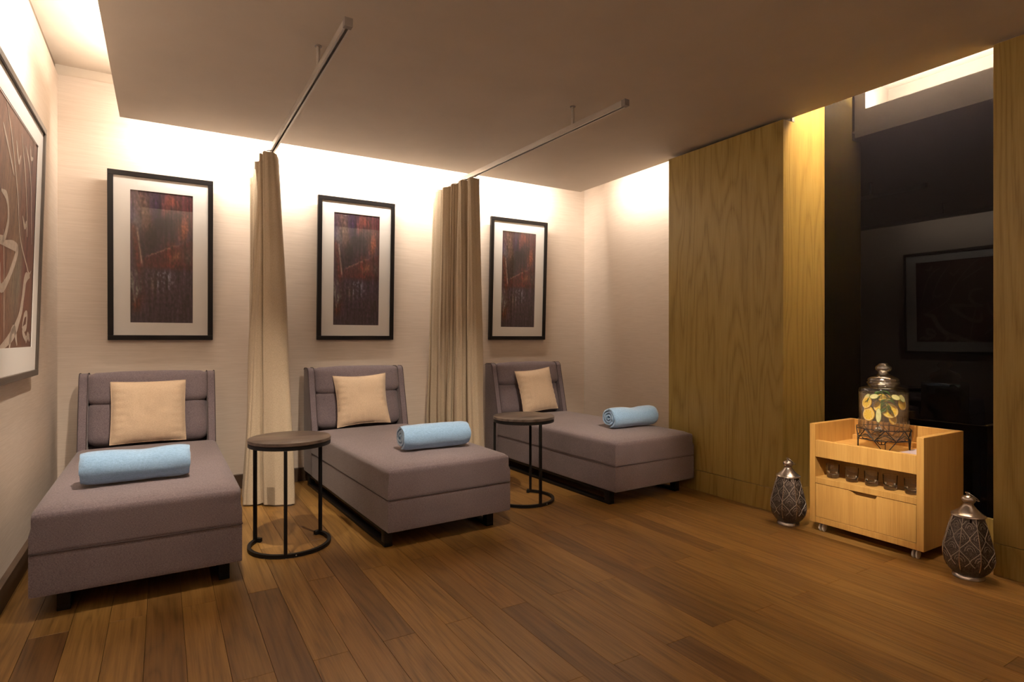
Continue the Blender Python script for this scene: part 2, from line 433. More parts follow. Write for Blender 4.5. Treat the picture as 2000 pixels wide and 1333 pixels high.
# ------------------------------------------------------------------ recessed downlights (all outside the frame)
def downlight(x, y, target, power, size=50, label=''):
    t = empty('downlight', (x, y, SZ - .001), 0, label, 'ceiling light')
    obj('trim_ring', lathe(bmesh.new(), [(.032, 0), (.045, 0), (.046, -.003), (.044, -.005), (.033, -.004), (.032, 0)], 24), M['steel'], t)
    m, nt, b = new_mat('downlight_lens')
    b.inputs['Emission Color'].default_value = (*WARM, 1); b.inputs['Emission Strength'].default_value = 6.0
    obj('lens', lathe(bmesh.new(), [(0, -.001), (.032, -.001)], 24), m, t, 0)
    l = bpy.data.lights.new('downlight_beam', 'SPOT'); l.energy = power; l.color = (1.0, 0.84, 0.66)
    l.spot_size = R(size); l.spot_blend = 1.0; l.shadow_soft_size = 0.035
    o = link(bpy.data.objects.new('downlight_beam', l), t)
    o.location = (0, 0, -.012)
    d = Vector(target) - Vector((x, y, SZ))
    o.rotation_euler = d.to_track_quat('-Z', 'Y').to_euler()
downlight(0.20, 2.55, (-0.02, 3.95, 0.45), 230, 58, 'small recessed downlight aimed at the daybed by the left wall')
downlight(1.25, 2.10, (1.43, 3.95, 0.45), 260, 50, 'small recessed downlight aimed at the middle daybed')
downlight(2.20, 1.50, (2.88, 3.85, 0.45), 320, 32, 'small recessed downlight aimed at the far daybed')
downlight(1.60, 1.28, (3.46, 1.78, 0.50), 570, 21, 'small recessed downlight aimed at the drinks cart')

# ------------------------------------------------------------------ daybeds
def wing_profile():
    pts = [(1.56, .10), (1.56, .43)]
    pts += [(1.56 + .105 * t, .43 + .44 * t) for t in (.25, .5, .75, 1.0)]
    for k in range(1, 6):
        a = math.pi - k * math.pi / 2 / 5
        pts.append((1.71 + .045 * math.cos(a), .875 + .045 * math.sin(a)))
    pts += [(1.775, .918), (1.80, .905), (1.80, .10)]
    return pts
def make_daybed(rails):
    t = empty('daybed', (0, 0, 0), 0, 'x', 'daybed', 'daybeds along the back wall')
    L = 1.80
    b = obj('base', soft_box(.79, 1.56, .176, .006, 10), M['fabric'], t, 60, loc=(0, .78, .186))
    mt = obj('mattress', soft_box(.79, 1.60, .170, .030, 16, crown=.018, rb=.006), M['fabric'], t, 60, loc=(0, .80, .360))
    bm = bmesh.new()
    hx, r = .3955, .02
    tube(bm, [(-hx, 1.56, .2745), (-hx, .01, .2745), (-hx + .01, -.0005, .2745), (hx - .01, -.0005, .2745), (hx, .01, .2745), (hx, 1.56, .2745)], .0022, 6)
    obj('seam_piping', bm, M['piping'], mt, 60, loc=(0, -.80, -.360))
    wp = wing_profile()
    for s in (-1, 1):
        bm = prism(bmesh.new(), wp, 'x', s * .395, s * .343)
        bmesh.ops.bevel(bm, geom=[e for e in bm.edges if abs(e.verts[0].co.x - e.verts[1].co.x) < 1e-4], offset=.012, segments=3, affect='EDGES', profile=.5)
        wg = obj('wing', bm, M['fabric'], t, 50)
        bm = bmesh.new()
        for xx in (.392, .346):
            tube(bm, [(s * xx, p[0] - (.001 if k < 7 else 0), p[1] + (.001 if k >= 7 else 0)) for k, p in enumerate(wp[1:-1])], .0028, 6)
        obj('wing_piping', bm, M['piping'], wg, 60)
    # back shell, head bolster and lumbar cushion
    bm = prism(bmesh.new(), [(1.70, .10), (1.70, .60), (1.735, .885), (1.75, .912), (1.785, .912), (1.80, .895), (1.80, .10)], 'x', -.344, .344)
    obj('back_shell', bm, M['fabric'], t, 50)
    bo = obj('head_bolster', soft_box(.684, .12, .205, .038, 12, puff=.012, wob=.004, seed=2), M['fabric'], t, 60, loc=(0, 1.70, .815), rot=(-R(11), 0, 0))
    obj('bolster_piping', tube(bmesh.new(), [(-.325, 0, .100), (-.1, -.004, .106), (.1, -.004, .106), (.325, 0, .100)], .003, 6), M['piping'], bo, 60, loc=(0, .045, 0))
    for x0, x1, sd in ((-.341, .341, 3),):
        obj('lumbar_cushion', soft_box(x1 - x0, .12, .285, .05, 14, puff=.014, wob=.007, seed=sd), M['fabric'], t, 60, loc=((x0 + x1) / 2, 1.68, .587), rot=(-R(10), 0, 0))
    # black sled frame
    for xa, xb in rails:
        sl = obj('sled_rail', Box(xa, xb, .075, 1.72, 0, .022, bev=.003), M['black_metal'], t, 40)
        obj('top_rail', Box(xa, xb, .075, 1.72, .076, .099, bev=.002), M['black_metal'], sl, 40)
        for ya in (.075, 1.67):
            obj('leg', Box(xa + .0005, xb - .0005, ya, ya + .05, .021, .077, bev=.002), M['black_metal'], t, 40)
    return t
spots = [((-.068, 3.012, 0), 0.0, 'mauve-grey upholstered daybed closest to the left wall'),
         ((1.437, 3.045, 0), 2.4, 'mauve-grey upholstered daybed standing between the two beige curtains'),
         ((3.040, 3.040, 0), 1.2, 'mauve-grey upholstered daybed beside the oak veneered pier')]
bed0 = make_daybed(((-.312, -.264), (.300, .347)))
bed1 = make_daybed(((-.385, -.338), (.270, .317)))
beds = []
for k, (p, a, lab) in enumerate(spots):
    o = (bed0, bed1)[k] if k < 2 else copy_tree(bed1)
    o.location = p; o.rotation_euler = (0, 0, R(a)); o['label'] = lab
    beds.append(o)
def on_bed(k, x, y, z):
    p, a, _ = spots[k]; c, s = math.cos(R(a)), math.sin(R(a))
    return (p[0] + c * x - s * y, p[1] + s * x + c * y, z)

# ------------------------------------------------------------------ scatter cushions
def make_pillow(seed, ears=0.045):
    n = 26; hw = .215; hh = .205; th = .056
    bm = bmesh.new(); grids = []
    for side in (1, -1):
        g = []
        for j in range(n + 1):
            row = []
            for i in range(n + 1):
                u = -1 + 2 * i / n; v = -1 + 2 * j / n
                e = max(abs(u), abs(v))
                x = u * hw * (1 - ears * (1 - v * v)) ; z = v * hh * (1 - ears * (1 - u * u))
                t = th * ((1 - u ** 4) * (1 - v ** 4)) ** .62
                q = noise.noise(Vector((x * 13, z * 9, seed * 2.7 + side)))
                q2 = noise.noise(Vector((x * 40, z * 18, seed + 5)))
                t *= 1 + .10 * q
                y = -side * t + .004 * q2 * (1 - e ** 6) * side
                # folds radiating near the bottom edge
                y -= side * .006 * max(0, -v - .4) * math.sin(u * 22 + seed) * (1 - abs(v) ** 8)
                pk = max(0, abs(u) - .55) * (1 - abs(u) ** 10)
                y -= side * .016 * pk * math.sin(v * 26 + seed * 3 + 2 * u)
                row.append((x, y, z))
            g.append(row)
        grids.append(g)
    vd = {}
    def V(side, j, i):
        edge = i in (0, n) or j in (0, n)
        k = ('e', j, i) if edge else (side, j, i)
        if k not in vd:
            p = grids[side][j][i]
            vd[k] = bm.verts.new((p[0], 0.0 if edge else p[1], p[2]))
        return vd[k]
    for s in (0, 1):
        for j in range(n):
            for i in range(n):
                f = [V(s, j, i), V(s, j, i + 1), V(s, j + 1, i + 1), V(s, j + 1, i)]
                bm.faces.new(f if s == 0 else f[::-1])
    return bm
def place_pillow(k, x, y, z, lean, yaw, roll, seed, label, ears):
    t = empty('cushion', on_bed(k, x, y, z), 0, label, 'cushion', 'cream scatter cushions')
    t.rotation_euler = (-R(lean), R(roll), R(spots[k][1] + yaw))
    bm = make_pillow(seed, ears)
    hw, hh = .215, .205
    c = obj('cover', bm, M['cream'], t, 60, loc=(0, 0, .205))
    pts = []
    for a, b in ((-1, -1), (1, -1), (1, 1), (-1, 1)):
        n = 12
        for q in range(n):
            s = -1 + 2 * q / n
            u, v = {(-1, -1): (s, -1), (1, -1): (1, s), (1, 1): (-s, 1), (-1, 1): (-1, -s)}[(a, b)]
            pts.append((u * hw * (1 - ears * (1 - v * v)), 0, v * hh * (1 - ears * (1 - u * u))))
    obj('edge_seam', tube(bmesh.new(), pts, .0025, 6, closed=True), M['cream'], t, 60, loc=(0, 0, .205))
place_pillow(0, -.005, 1.525, .464, 12, 0, 0, 1, 'cream cushion leaning on the daybed closest to the left wall', .035)
place_pillow(1, .005, 1.515, .464, 14, -2, -1.5, 2, 'cream cushion with slumped top edge on the middle daybed', .085)
place_pillow(2, .055, 1.515, .464, 14, 6, -4, 3, 'cream cushion leaning askew on the daybed by the oak pier', .065)

# ------------------------------------------------------------------ rolled blue towels
def make_towel(seed, turns=3.6, flat=.92, crease=0.0):
    bm = bmesh.new()
    L = .44; nL = 18; nS = 110
    r0, r1 = .016, .094
    rows = []
    th = (r1 - r0) / turns * .60
    for side in (0, 1):
        grid = []
        for i in range(nS + 1):
            t = i / nS
            a = R(268) - 2 * math.pi * turns * (1 - t)
            r = r0 + (r1 - r0) * t - (0 if side == 0 else th)
            if t > .97: r = r0 + (r1 - r0) * t - (th * .5 + th * .5 * (1 - (t - .97) / .03) * (1 if side else -1))
            line = []
            for j in range(nL + 1):
                s = -1 + 2 * j / nL
                endr = 1 - .10 * max(0, abs(s) - .86) / .14
                nz = noise.noise(Vector((math.cos(a) * 1.7, math.sin(a) * 1.7 + t * 5, s * 2.2 + seed * 5)))
                rr = max(.002, r * endr * (1 + .035 * nz))
                xo = .010 * noise.noise(Vector((a * .8, seed, side * .3))) * (abs(s) ** 8) * (1 if t < .93 else .3)
                zz = rr * math.sin(a) * flat
                sag = crease * .014 * math.exp(-((s - .1) / .28) ** 2) * max(0, math.sin(a)) ** 2
                line.append((s * L / 2 + math.copysign(xo, s), rr * math.cos(a) * 1.05, zz - sag))
            grid.append(line)
        rows.append(grid)
    V = [[[bm.verts.new(p) for p in line] for line in g] for g in rows]
    for i in range(nS):
        for j in range(nL):
            bm.faces.new((V[0][i][j], V[0][i + 1][j], V[0][i + 1][j + 1], V[0][i][j + 1]))
            bm.faces.new((V[1][i][j], V[1][i][j + 1], V[1][i + 1][j + 1], V[1][i + 1][j]))
        for j in (0, nL):
            bm.faces.new((V[0][i][j], V[1][i][j], V[1][i + 1][j], V[0][i + 1][j]))
    for i in (0, nS):
        for j in range(nL):
            bm.faces.new((V[0][i][j], V[0][i][j + 1], V[1][i][j + 1], V[1][i][j]))
    return bm
for k, (x, y, dz, yaw, seed, tn, cr, lab) in enumerate((
        (-.035, .37, 0, 1.0, 1, 3.0, .7, 'rolled light blue fleece towel on the daybed closest to the left wall'),
        (.055, .37, 0, -3.0, 2, 2.7, 0, 'rolled light blue towel with crumpled end on the middle daybed'),
        (.125, .40, 0, -2.0, 3, 3.2, .9, 'rolled light blue towel with neat spiral end on the daybed by the oak pier'))):
    o = obj('rolled_towel', make_towel(seed, tn, .92, cr), M['towel'], None, 60)
    o.location = on_bed(k, x, y, .4535 + .089); o.rotation_euler = (0, 0, R(spots[k][1] + yaw))
    tag(o, lab, 'towel', 'rolled blue towels')

# ------------------------------------------------------------------ side tables
def make_table():
    t = empty('side_table', (0, 0, 0), 0, 'x', 'side table', 'round side tables')
    tp = obj('table_top', lathe(bmesh.new(), [(0, .603), (.213, .603), (.217, .600), (.218, .585), (.215, .582), (0, .582)], 64), M['tabletop'], t, 40)
    obj('apron_ring', lathe(bmesh.new(), [(.200, .5815), (.216, .5815), (.216, .562), (.200, .562), (.200, .5815)], 64), M['black_metal'], t, 40)
    # C-shaped foot, open at the back
    bm = bmesh.new(); pts = []
    a0, a1 = R(137), R(137 + 260)
    n = 48; prev = None
    for i in range(n + 1):
        a = a0 + (a1 - a0) * i / n
        ca, sa = math.cos(a), math.sin(a)
        ring = [bm.verts.new((r * ca, r * sa, z)) for r, z in ((.200, .004), (.218, .004), (.218, .022), (.200, .022))]
        if prev:
            for q in range(4): bm.faces.new((prev[q], prev[(q + 1) % 4], ring[(q + 1) % 4], ring[q]))
        else: bm.faces.new(ring)
        prev = ring
    bm.faces.new(prev[::-1])
    obj('foot_ring', bm, M['black_metal'], t, 40)
    for a in (137 + 7, 257, 397 - 7):
        ca, sa = math.cos(R(a)), math.sin(R(a))
        Mx = Matrix.Translation((.209 * ca, .209 * sa, 0)) @ Matrix.Rotation(R(a), 4, 'Z')
        obj('leg', box(bmesh.new(), -.0085, .0085, -.0085, .0085, .021, .563, bev=.0015, seg=1, M=Mx), M['black_metal'], t, 40)
    for a in (137 + 3, 397 - 3):
        ca, sa = math.cos(R(a)), math.sin(R(a))
        Mx = Matrix.Translation((.203 * ca, .203 * sa, 0)) @ Matrix.Rotation(R(a), 4, 'Z')
        obj('foot_pad', box(bmesh.new(), -.024, .010, -.010, .010, .003, .026, bev=.002, seg=1, M=Mx), M['black_metal'], t, 40)
    for a in (-50, 57, 170):
        obj('glide', lathe(bmesh.new(), [(0, 0), (.008, 0), (.008, .005), (0, .005)], 12), M['steel_dark'], t, 40, loc=(.209 * math.cos(R(a + 200)), .209 * math.sin(R(a + 200)), 0))
    s = obj('screw', lathe(bmesh.new(), [(0, .0), (.004, .0), (.003, .002), (0, .002)], 12), M['steel'], t, 40)
    s.location = (.218 * math.cos(R(271)), .218 * math.sin(R(271)), .013); s.rotation_euler = (R(90), 0, R(1))
    return t
t0 = make_table()
t0.location = (.612, 3.418, 0); t0['label'] = 'round dark wood side table in front of the first beige curtain'
t1 = copy_tree(t0)
t1.location = (2.212, 3.515, 0); t1.rotation_euler = (0, 0, R(14))
t1['label'] = 'round dark wood side table between the middle daybed and the far daybed'
t0.rotation_euler = (0, 0, R(-3))

# ------------------------------------------------------------------ curtain rails
def make_rail(front, back, hang_y, label):
    f, b = Vector(front), Vector(back)
    ln = (b - f).length
    t = empty('curtain_rail', (f.x, f.y, 2.455), math.atan2(-(b - f).x, (b - f).y), label, 'curtain rail', 'aluminium curtain rails')
    bm = bmesh.new()
    w2 = .016
    prism(bm, [(-w2, 0), (-.006, 0), (-.006, .008), (-.012, .008), (-.012, .028), (.012, .028), (.012, .008), (.006, .008), (.006, 0), (w2, 0), (w2, .034), (-w2, .034)], 'y', .03, ln - .012)
    obj('track', bm, M['steel'], t, 0)
    obj('end_cap', Box(-.0175, .0175, 0, .03, -.001, .0355, bev=.001, seg=1), M['steel_dark'], t, 0)
    obj('end_cap', Box(-.0175, .0175, ln - .012, ln, -.001, .0355, bev=.001, seg=1), M['steel_dark'], t, 0)
    for hy in hang_y:
        hr = obj('hanger_rod', lathe(bmesh.new(), [(.009, .034), (.009, SZ - 2.455)], 16), M['steel'], t, 40, loc=(0, hy, 0))
        obj('ceiling_flange', lathe(bmesh.new(), [(.0091, SZ - 2.455 - .004), (.018, SZ - 2.455 - .003), (.018, SZ - 2.455)], 20), M['steel_dark'], hr, 40)
    return t
make_rail((.668, 2.43), (.660, 4.80), (.545,), 'slim aluminium curtain rail above the first side table')
make_rail((2.228, 2.455), (2.122, 4.80), (.475,), 'slim aluminium curtain rail hanging closer to the oak pier')

# ------------------------------------------------------------------ curtains
def catmull(pts, n):
    out = []
    P = [Vector(p) for p in pts]
    P = [2 * P[0] - P[1]] + P + [2 * P[-1] - P[-2]]
    for i in range(1, len(P) - 2):
        for k in range(n):
            t = k / n
            a, b, c, d = P[i - 1], P[i], P[i + 1], P[i + 2]
            out.append(.5 * ((2 * b) + (c - a) * t + (2 * a - 5 * b + 4 * c - d) * t * t + (3 * b - a - 3 * c + d) * t ** 3))
    out.append(P[-2])
    return out
def make_curtain(top, bot, ztop, label, rail_x, seed, droop=0.0, hem=None):
    t = empty('curtain', (0, 0, 0), 0, label, 'curtain', 'beige privacy curtains')
    n = 10
    T = catmull([(*p, 0) for p in top], n); B = catmull([(*p, 0) for p in bot], n)
    rows = 40; S = len(T)
    bm = bmesh.new(); grid = []
    for j in range(rows + 1):
        f = j / rows
        k = f ** .85
        row = []
        for i in range(S):
            p = T[i].lerp(B[i], k)
            s = i / (S - 1)
            dr = droop * max(0, (s - .72) / .28) ** 2 * (1 - f)
            zt = ztop - dr + .008 * noise.noise(Vector((round(s * 22) * .37, seed, 2)))
            z = zt + (.012 - zt) * f
            q = noise.noise_vector(Vector((p.x * 6, p.y * 6, z * 1.6 + seed)))
            p = p + Vector((q.x, q.y, 0)) * .016 * f
            tg = (T[min(i + 1, S - 1)] - T[max(i - 1, 0)]).lerp(B[min(i + 1, S - 1)] - B[max(i - 1, 0)], k)
            if tg.length > 1e-6:
                tg.normalize()
                am = (.0045 + .006 * f) * (.5 + noise.noise(Vector((s * 9, z * .5, seed))))
                p = p + Vector((tg.y, -tg.x, 0)) * am * math.sin(2 * math.pi * s * 34 + 2.0 * noise.noise(Vector((s * 3, z * .8, seed + 4))))
            row.append(bm.verts.new((p.x, p.y, z + (.010 * noise.noise(Vector((s * 14, seed, 1))) if j == rows else 0))))
        grid.append(row)
    for j in range(rows):
        for i in range(S - 1):
            bm.faces.new((grid[j][i], grid[j][i + 1], grid[j + 1][i + 1], grid[j + 1][i]))
    c = obj('cloth', bm, M['curtain'], t, 80)
    sd = c.modifiers.new('thick', 'SOLIDIFY'); sd.thickness = .003; sd.offset = 0
    # heading tape along the top and side hems, stitched strips proud of the cloth
    def strip(name, ia, ib, ja, jb, off=.003):
        b = bmesh.new(); gg = []
        g2 = [[Vector(v) for v in row] for row in coords_]
        for j in range(ja, jb + 1):
            r = []
            for i in range(ia, ib + 1):
                p = g2[j][i]
                a, d = g2[j][min(i + 1, S - 1)], g2[j][max(i - 1, 0)]
                nn = (a - d).cross(Vector((0, 0, 1))).normalized()
                r.append((b.verts.new(p + nn * off), b.verts.new(p - nn * off)))
            gg.append(r)
        for q in (0, 1):
            for j in range(len(gg) - 1):
                for i in range(len(gg[0]) - 1):
                    b.faces.new((gg[j][i][q], gg[j][i + 1][q], gg[j + 1][i + 1][q], gg[j + 1][i][q]))
        return obj(name, b, M['curtain'], t, 80)
    coords_ = []
    me = c.data; k = 0
    for j in range(rows + 1):
        coords_.append([me.vertices[j * S + i].co.copy() for i in range(S)])
    strip('heading_tape', 0, S - 1, 0, 1)
    strip('bottom_hem', 0, S - 1, rows - 2, rows)
    if hem: strip('side_hem', hem[0], hem[1], 1, rows)
    # hooks
    m = len(top)
    for i in range(0, m, 2):
        p = T[min(i * n, S - 1)]
        s = min(i * n, S - 1) / (S - 1)
        dr = droop * max(0, (s - .72) / .28) ** 2
        if dr > .05: continue
        rx = rail_x(p.y)
        obj('hook', tube(bmesh.new(), [(p.x, p.y, ztop - .05), (p.x, p.y, ztop + .002), ((p.x + rx) / 2, p.y, ztop + .012), (rx, p.y, 2.4515)], .003, 6), M['steel_dark'], t, 60)
    return t
# plan points run from the free near edge to the far end
top1 = [(.715, 4.44), (.672, 4.30), (.600, 4.30), (.640, 4.36), (.582, 4.37), (.640, 4.44), (.600, 4.50), (.655, 4.54), (.580, 4.59), (.645, 4.64), (.600, 4.69), (.655, 4.71), (.588, 4.73), (.630, 4.76), (.572, 4.78), (.600, 4.80)]
bot1 = [(.800, 4.29), (.772, 4.205), (.605, 4.285), (.622, 4.36), (.590, 4.33), (.485, 4.345), (.500, 4.42), (.600, 4.47), (.700, 4.46), (.660, 4.55), (.520, 4.54), (.500, 4.62), (.600, 4.66), (.680, 4.70), (.580, 4.74), (.550, 4.78)]
make_curtain(top1, bot1, 2.435, 'gathered beige curtain behind the first round side table', lambda y: .668 - .0034 * (y - 2.43), 1.0, droop=.12, hem=(2 * 10 - 4, 2 * 10 - 1))
top2 = [(2.195, 4.165), (2.125, 4.16), (2.115, 4.20), (2.150, 4.25), (2.090, 4.27), (2.100, 4.335), (2.165, 4.36), (2.105, 4.40), (2.075, 4.43), (2.130, 4.49), (2.085, 4.51), (2.055, 4.56), (2.115, 4.60), (2.07, 4.63), (2.045, 4.68), (2.09, 4.72), (2.06, 4.77)]
bot2 = [(2.260, 4.185), (2.165, 4.120), (2.105, 4.18), (2.185, 4.29), (2.105, 4.27), (2.050, 4.33), (2.155, 4.42), (2.105, 4.43), (2.035, 4.43), (2.115, 4.54), (2.060, 4.55), (1.995, 4.56), (2.10, 4.64), (2.04, 4.67), (1.985, 4.69), (2.05, 4.76), (2.00, 4.79)]
make_curtain(top2, bot2, 2.440, 'gathered beige curtain beside the far daybed', lambda y: 2.228 - .0452 * (y - 2.455), 2.0, droop=.05)

# ------------------------------------------------------------------ framed prints
def lerp3(a, b, t): return tuple(x + (y - x) * t for x, y in zip(a, b))
def srgb(c): return tuple(((v / 255 + .055) / 1.055) ** 2.4 if v > 10 else v / 255 / 12.92 for v in c)
def sstep(a, b, x):
    t = max(0, min(1, (x - a) / (b - a))); return t * t * (3 - 2 * t)
def art_color(u, v):
    """dark abstract landscape: u 0..1 left to right, v 0..1 top to bottom"""
    q = Vector((u, v, 0))
    n1 = noise.fractal(Vector((u * 5, v * 5, 1)), 1.0, 2.0, 5)
    st = noise.fractal(Vector((u * 22, v * 4, 3)), 1.0, 2.0, 4)
    fine = noise.fractal(Vector((u * 34, v * 40, 5)), 1.0, 2.0, 3)
    c = (56, 40, 52)
    def put(col_, a):
        nonlocal c
        a = max(0, min(1, a)); c = lerp3(c, col_, a)
    def blob(cx, cy, rx, ry, col_, a, warp=.12):
        d = ((u - cx + warp * st * .5) / rx) ** 2 + ((v - cy + warp * n1 * .5) / ry) ** 2
        put(col_, a * math.exp(-d * 1.2))
    blob(.08, .08, .25, .14, (82, 56, 50), .9); blob(.25, .13, .12, .10, (96, 76, 66), .9)
    blob(.42, .13, .12, .18, (36, 24, 54), .95); blob(.04, .2, .10, .2, (58, 48, 84), .7); blob(.68, .07, .20, .10, (108, 54, 44), .95); blob(.95, .09, .10, .16, (92, 34, 38), .9)
    blob(.10, .27, .08, .12, (92, 88, 92), .8); blob(.27, .27, .10, .12, (104, 78, 66), .75)
    blob(.55, .25, .22, .10, (26, 15, 24), .95); blob(.86, .26, .10, .09, (134, 70, 46), .95); blob(.78, .32, .07, .07, (92, 52, 46), .6)
    blob(.35, .36, .22, .07, (30, 20, 26), .8)
    for xs in (.47, .72, .79, .94): put((26, 12, 20), .75 * math.exp(-((u - xs - .03 * n1) / .022) ** 2) * (1 - sstep(.25, .36, v)) * (.6 + .8 * st))
    # red diagonal slope
    edge = .50 - .20 * (u - .22) + .012 * st
    slope = sstep(edge - .01, edge + .02, v) * (1 - sstep(.56, .61, v + .02 * st)) * sstep(.12, .26, u)
    put((70, 28, 30), .75 * slope)
    blob(.62, .43, .10, .05, (122, 48, 38), .6); blob(.72, .475, .12, .04, (122, 80, 56), .8); blob(.92, .46, .08, .05, (72, 62, 58), .8); blob(.62, .54, .18, .03, (104, 42, 36), .6)
    put((170, 128, 104), .6 * math.exp(-((v - edge) / .006) ** 2) * sstep(.2, .35, u) * (1 - sstep(.62, .9, u)))
    # left leaning trunk
    tx = .04 + .28 * (v - .25)
    tr = math.exp(-((u - tx) / .055) ** 2) * sstep(.22, .3, v) * (1 - sstep(.72, .9, v))
    put((86, 36, 30), .8 * tr)
    put((172, 150, 130), .75 * math.exp(-((u - tx - .055) / .012) ** 2) * sstep(.26, .34, v) * (1 - sstep(.5, .6, v)))
    # water: pale streaks
    low = sstep(.57, .64, v)
    put((60, 46, 58), .7 * low)
    blob(.05, .69, .07, .06, (150, 160, 150), .95, .3); blob(.06, .64, .05, .03, (120, 110, 100), .6, .3)
    w_ = math.exp(-((u - .50) / .16) ** 2) * sstep(.58, .63, v) * (1 - sstep(.68, .80, v))
    put((118, 132, 146), .75 * w_ * max(0, min(1, -.05 + 1.3 * st + 1.2 * fine)))
    blob(.08, .84, .12, .07, (98, 46, 30), .8); blob(.36, .73, .07, .08, (86, 70, 58), .5)
    put((64, 58, 62), .35 * sstep(.85, 1, v))
    k = 1.12 + .42 * fine + .42 * st
    return tuple(max(0, min(255, x * k)) for x in c)
def art_mesh(wd, ht, nu, nv, fn):
    bm = bmesh.new(); lay = bm.verts.layers.float_color.new('paint')
    V = []
    for j in range(nv + 1):
        r = []
        for i in range(nu + 1):
            vtx = bm.verts.new((-wd / 2 + wd * i / nu, 0, ht / 2 - ht * j / nv))
            vtx[lay] = (*srgb(fn(i / nu, j / nv)), 1); r.append(vtx)
        V.append(r)
    for j in range(nv):
        for i in range(nu): bm.faces.new((V[j][i], V[j][i + 1], V[j + 1][i + 1], V[j + 1][i]))
    return bm
def paint_mat(name, rough=0.6):
    m, nt, b = new_mat(name)
    a = N(nt, 'ShaderNodeVertexColor'); a.layer_name = 'paint'
    f = noise_(nt, coords(nt, (60, 60, 25)), 1.0, 6, .7)
    nt.links.new(mixc(nt, 0.55, a.outputs[0], mixc(nt, 1.0, a.outputs[0], ramp(nt, f, [(.3, (.35, .35, .38)), (.7, (1.7, 1.65, 1.6))]), 'MULTIPLY')), b.inputs['Base Color'])
    b.inputs['Roughness'].default_value = rough
    return m
M['print'] = paint_mat('abstract_print')
def frame_parts(t, W, Ht, fw, dep, mat_frame, inner_mesh, inner_mat, aw, ah, ay=0.0, glass=True):
    """frame lies in the local x-z plane, its back at y = 0, its face towards -y"""
    z0, z1, x0, x1 = 0, Ht, -W / 2, W / 2
    for nm, a in (('frame_rail', (x0, x1, z1 - fw, z1)), ('frame_rail', (x0, x1, z0, z0 + fw)),
                  ('frame_stile', (x0, x0 + fw, z0 + fw, z1 - fw)), ('frame_stile', (x1 - fw, x1, z0 + fw, z1 - fw))):
        obj(nm, Box(a[0], a[1], -dep, 0, a[2], a[3], bev=.0015, seg=1), mat_frame, t, 0)
    cz = Ht / 2 + ay
    bm = bmesh.new()      # mat board with a cut window
    X = (x0 + fw - .002, -aw / 2, aw / 2, x1 - fw + .002); Z = (z0 + fw - .002, cz - ah / 2, cz + ah / 2, z1 - fw + .002)
    for i in range(3):
        for j in range(3):
            if i == 1 and j == 1: continue
            bm.faces.new([bm.verts.new(p) for p in ((X[i], 0, Z[j]), (X[i + 1], 0, Z[j]), (X[i + 1], 0, Z[j + 1]), (X[i], 0, Z[j + 1]))])
    bmesh.ops.remove_doubles(bm, verts=bm.verts[:], dist=1e-5)
    o = obj('mat_board', bm, M['mat'], t, 0, loc=(0, -dep + .014, 0))
    sd = o.modifiers.new('thick', 'SOLIDIFY'); sd.thickness = .003; sd.offset = 1
    p = link(bpy.data.objects.new('print', inner_mesh), t); p.location = (0, -dep + .016, cz)
    if not glass: return t
    bm = bmesh.new()
    bm.faces.new([bm.verts.new(q) for q in ((x0 + fw - .002, -dep + .007, z0 + fw - .002), (x1 - fw + .002, -dep + .007, z0 + fw - .002), (x1 - fw + .002, -dep + .007, z1 - fw + .002), (x0 + fw - .002, -dep + .007, z1 - fw + .002))])
    obj('glass_pane', bm, M['pane'], t, 0)
    return t
tmp = obj('print', art_mesh(.385, .93, 70, 160, art_color), M['print'], None, 60)
print_mesh = tmp.data; bpy.data.objects.remove(tmp)
W1, H1 = .648, 1.178
for x, lab in ((0.003, 'black framed dark red abstract print above the daybed closest to the left wall'),
               (1.408, 'black framed dark red abstract print between the two beige curtains'),
               (3.010, 'black framed dark red abstract print above the daybed by the oak pier')):
    t = empty('framed_print', (x, YB - .003, 1.142), 0, lab, 'picture', 'framed abstract prints on the back wall')
    t.rotation_euler = (R(2.3), 0, 0)
    frame_parts(t, W1, H1, .034, .03, M['frame_black'], print_mesh, M['print'], .385, .93)

# large picture on the left wall
def art2_color(u, v):
    n1 = noise.fractal(Vector((u * 4, v * 3, 11)), 1.0, 2.0, 5)
    st = noise.fractal(Vector((u * 30 + v * 5, v * 2.5, 13)), 1.0, 2.0, 4)
    c = lerp3((112, 78, 66), (136, 98, 82), .5 + .9 * n1)
    c = lerp3(c, (92, 62, 44), max(0, min(1, .2 + 1.2 * st)) * (.4 + .5 * v))
    for cx, cy, r, cc, a in ((.35, .72, .10, (150, 66, 52), .7), (.80, .62, .12, (118, 62, 60), .7), (.62, .68, .12, (120, 132, 122), .6), (.9, .3, .15, (104, 72, 76), .7), (.5, .45, .2, (140, 112, 84), .5), (.15, .3, .2, (120, 84, 72), .6)):
        c = lerp3(c, cc, a * math.exp(-(((u - cx) + .1 * n1) ** 2 + ((v - cy) / 1.6) ** 2) / r ** 2))
    return tuple(max(0, min(255, x * (1 + .25 * st))) for x in c)
aw, ah = 1.02, 1.02
tmp = obj('print', art_mesh(aw, ah, 90, 90, art2_color), M['print'], None, 60)
m2 = tmp.data; bpy.data.objects.remove(tmp)
t = empty('framed_painting', (XL + .003, 3.272, .960), 0, 'large framed brown abstract painting with white brush lines on the left wall', 'picture')
t.rotation_euler = (R(1.6), 0, R(90))
frame_parts(t, 1.31, 1.30, .030, .038, M['frame_grey'], m2, M['print'], aw, ah, ay=.01, glass=False)
M['stroke'] = plain('pale_paint_stroke', (0.52, 0.42, 0.345), 0.6, n_amt=.15, n_scale=(40, 40, 40))
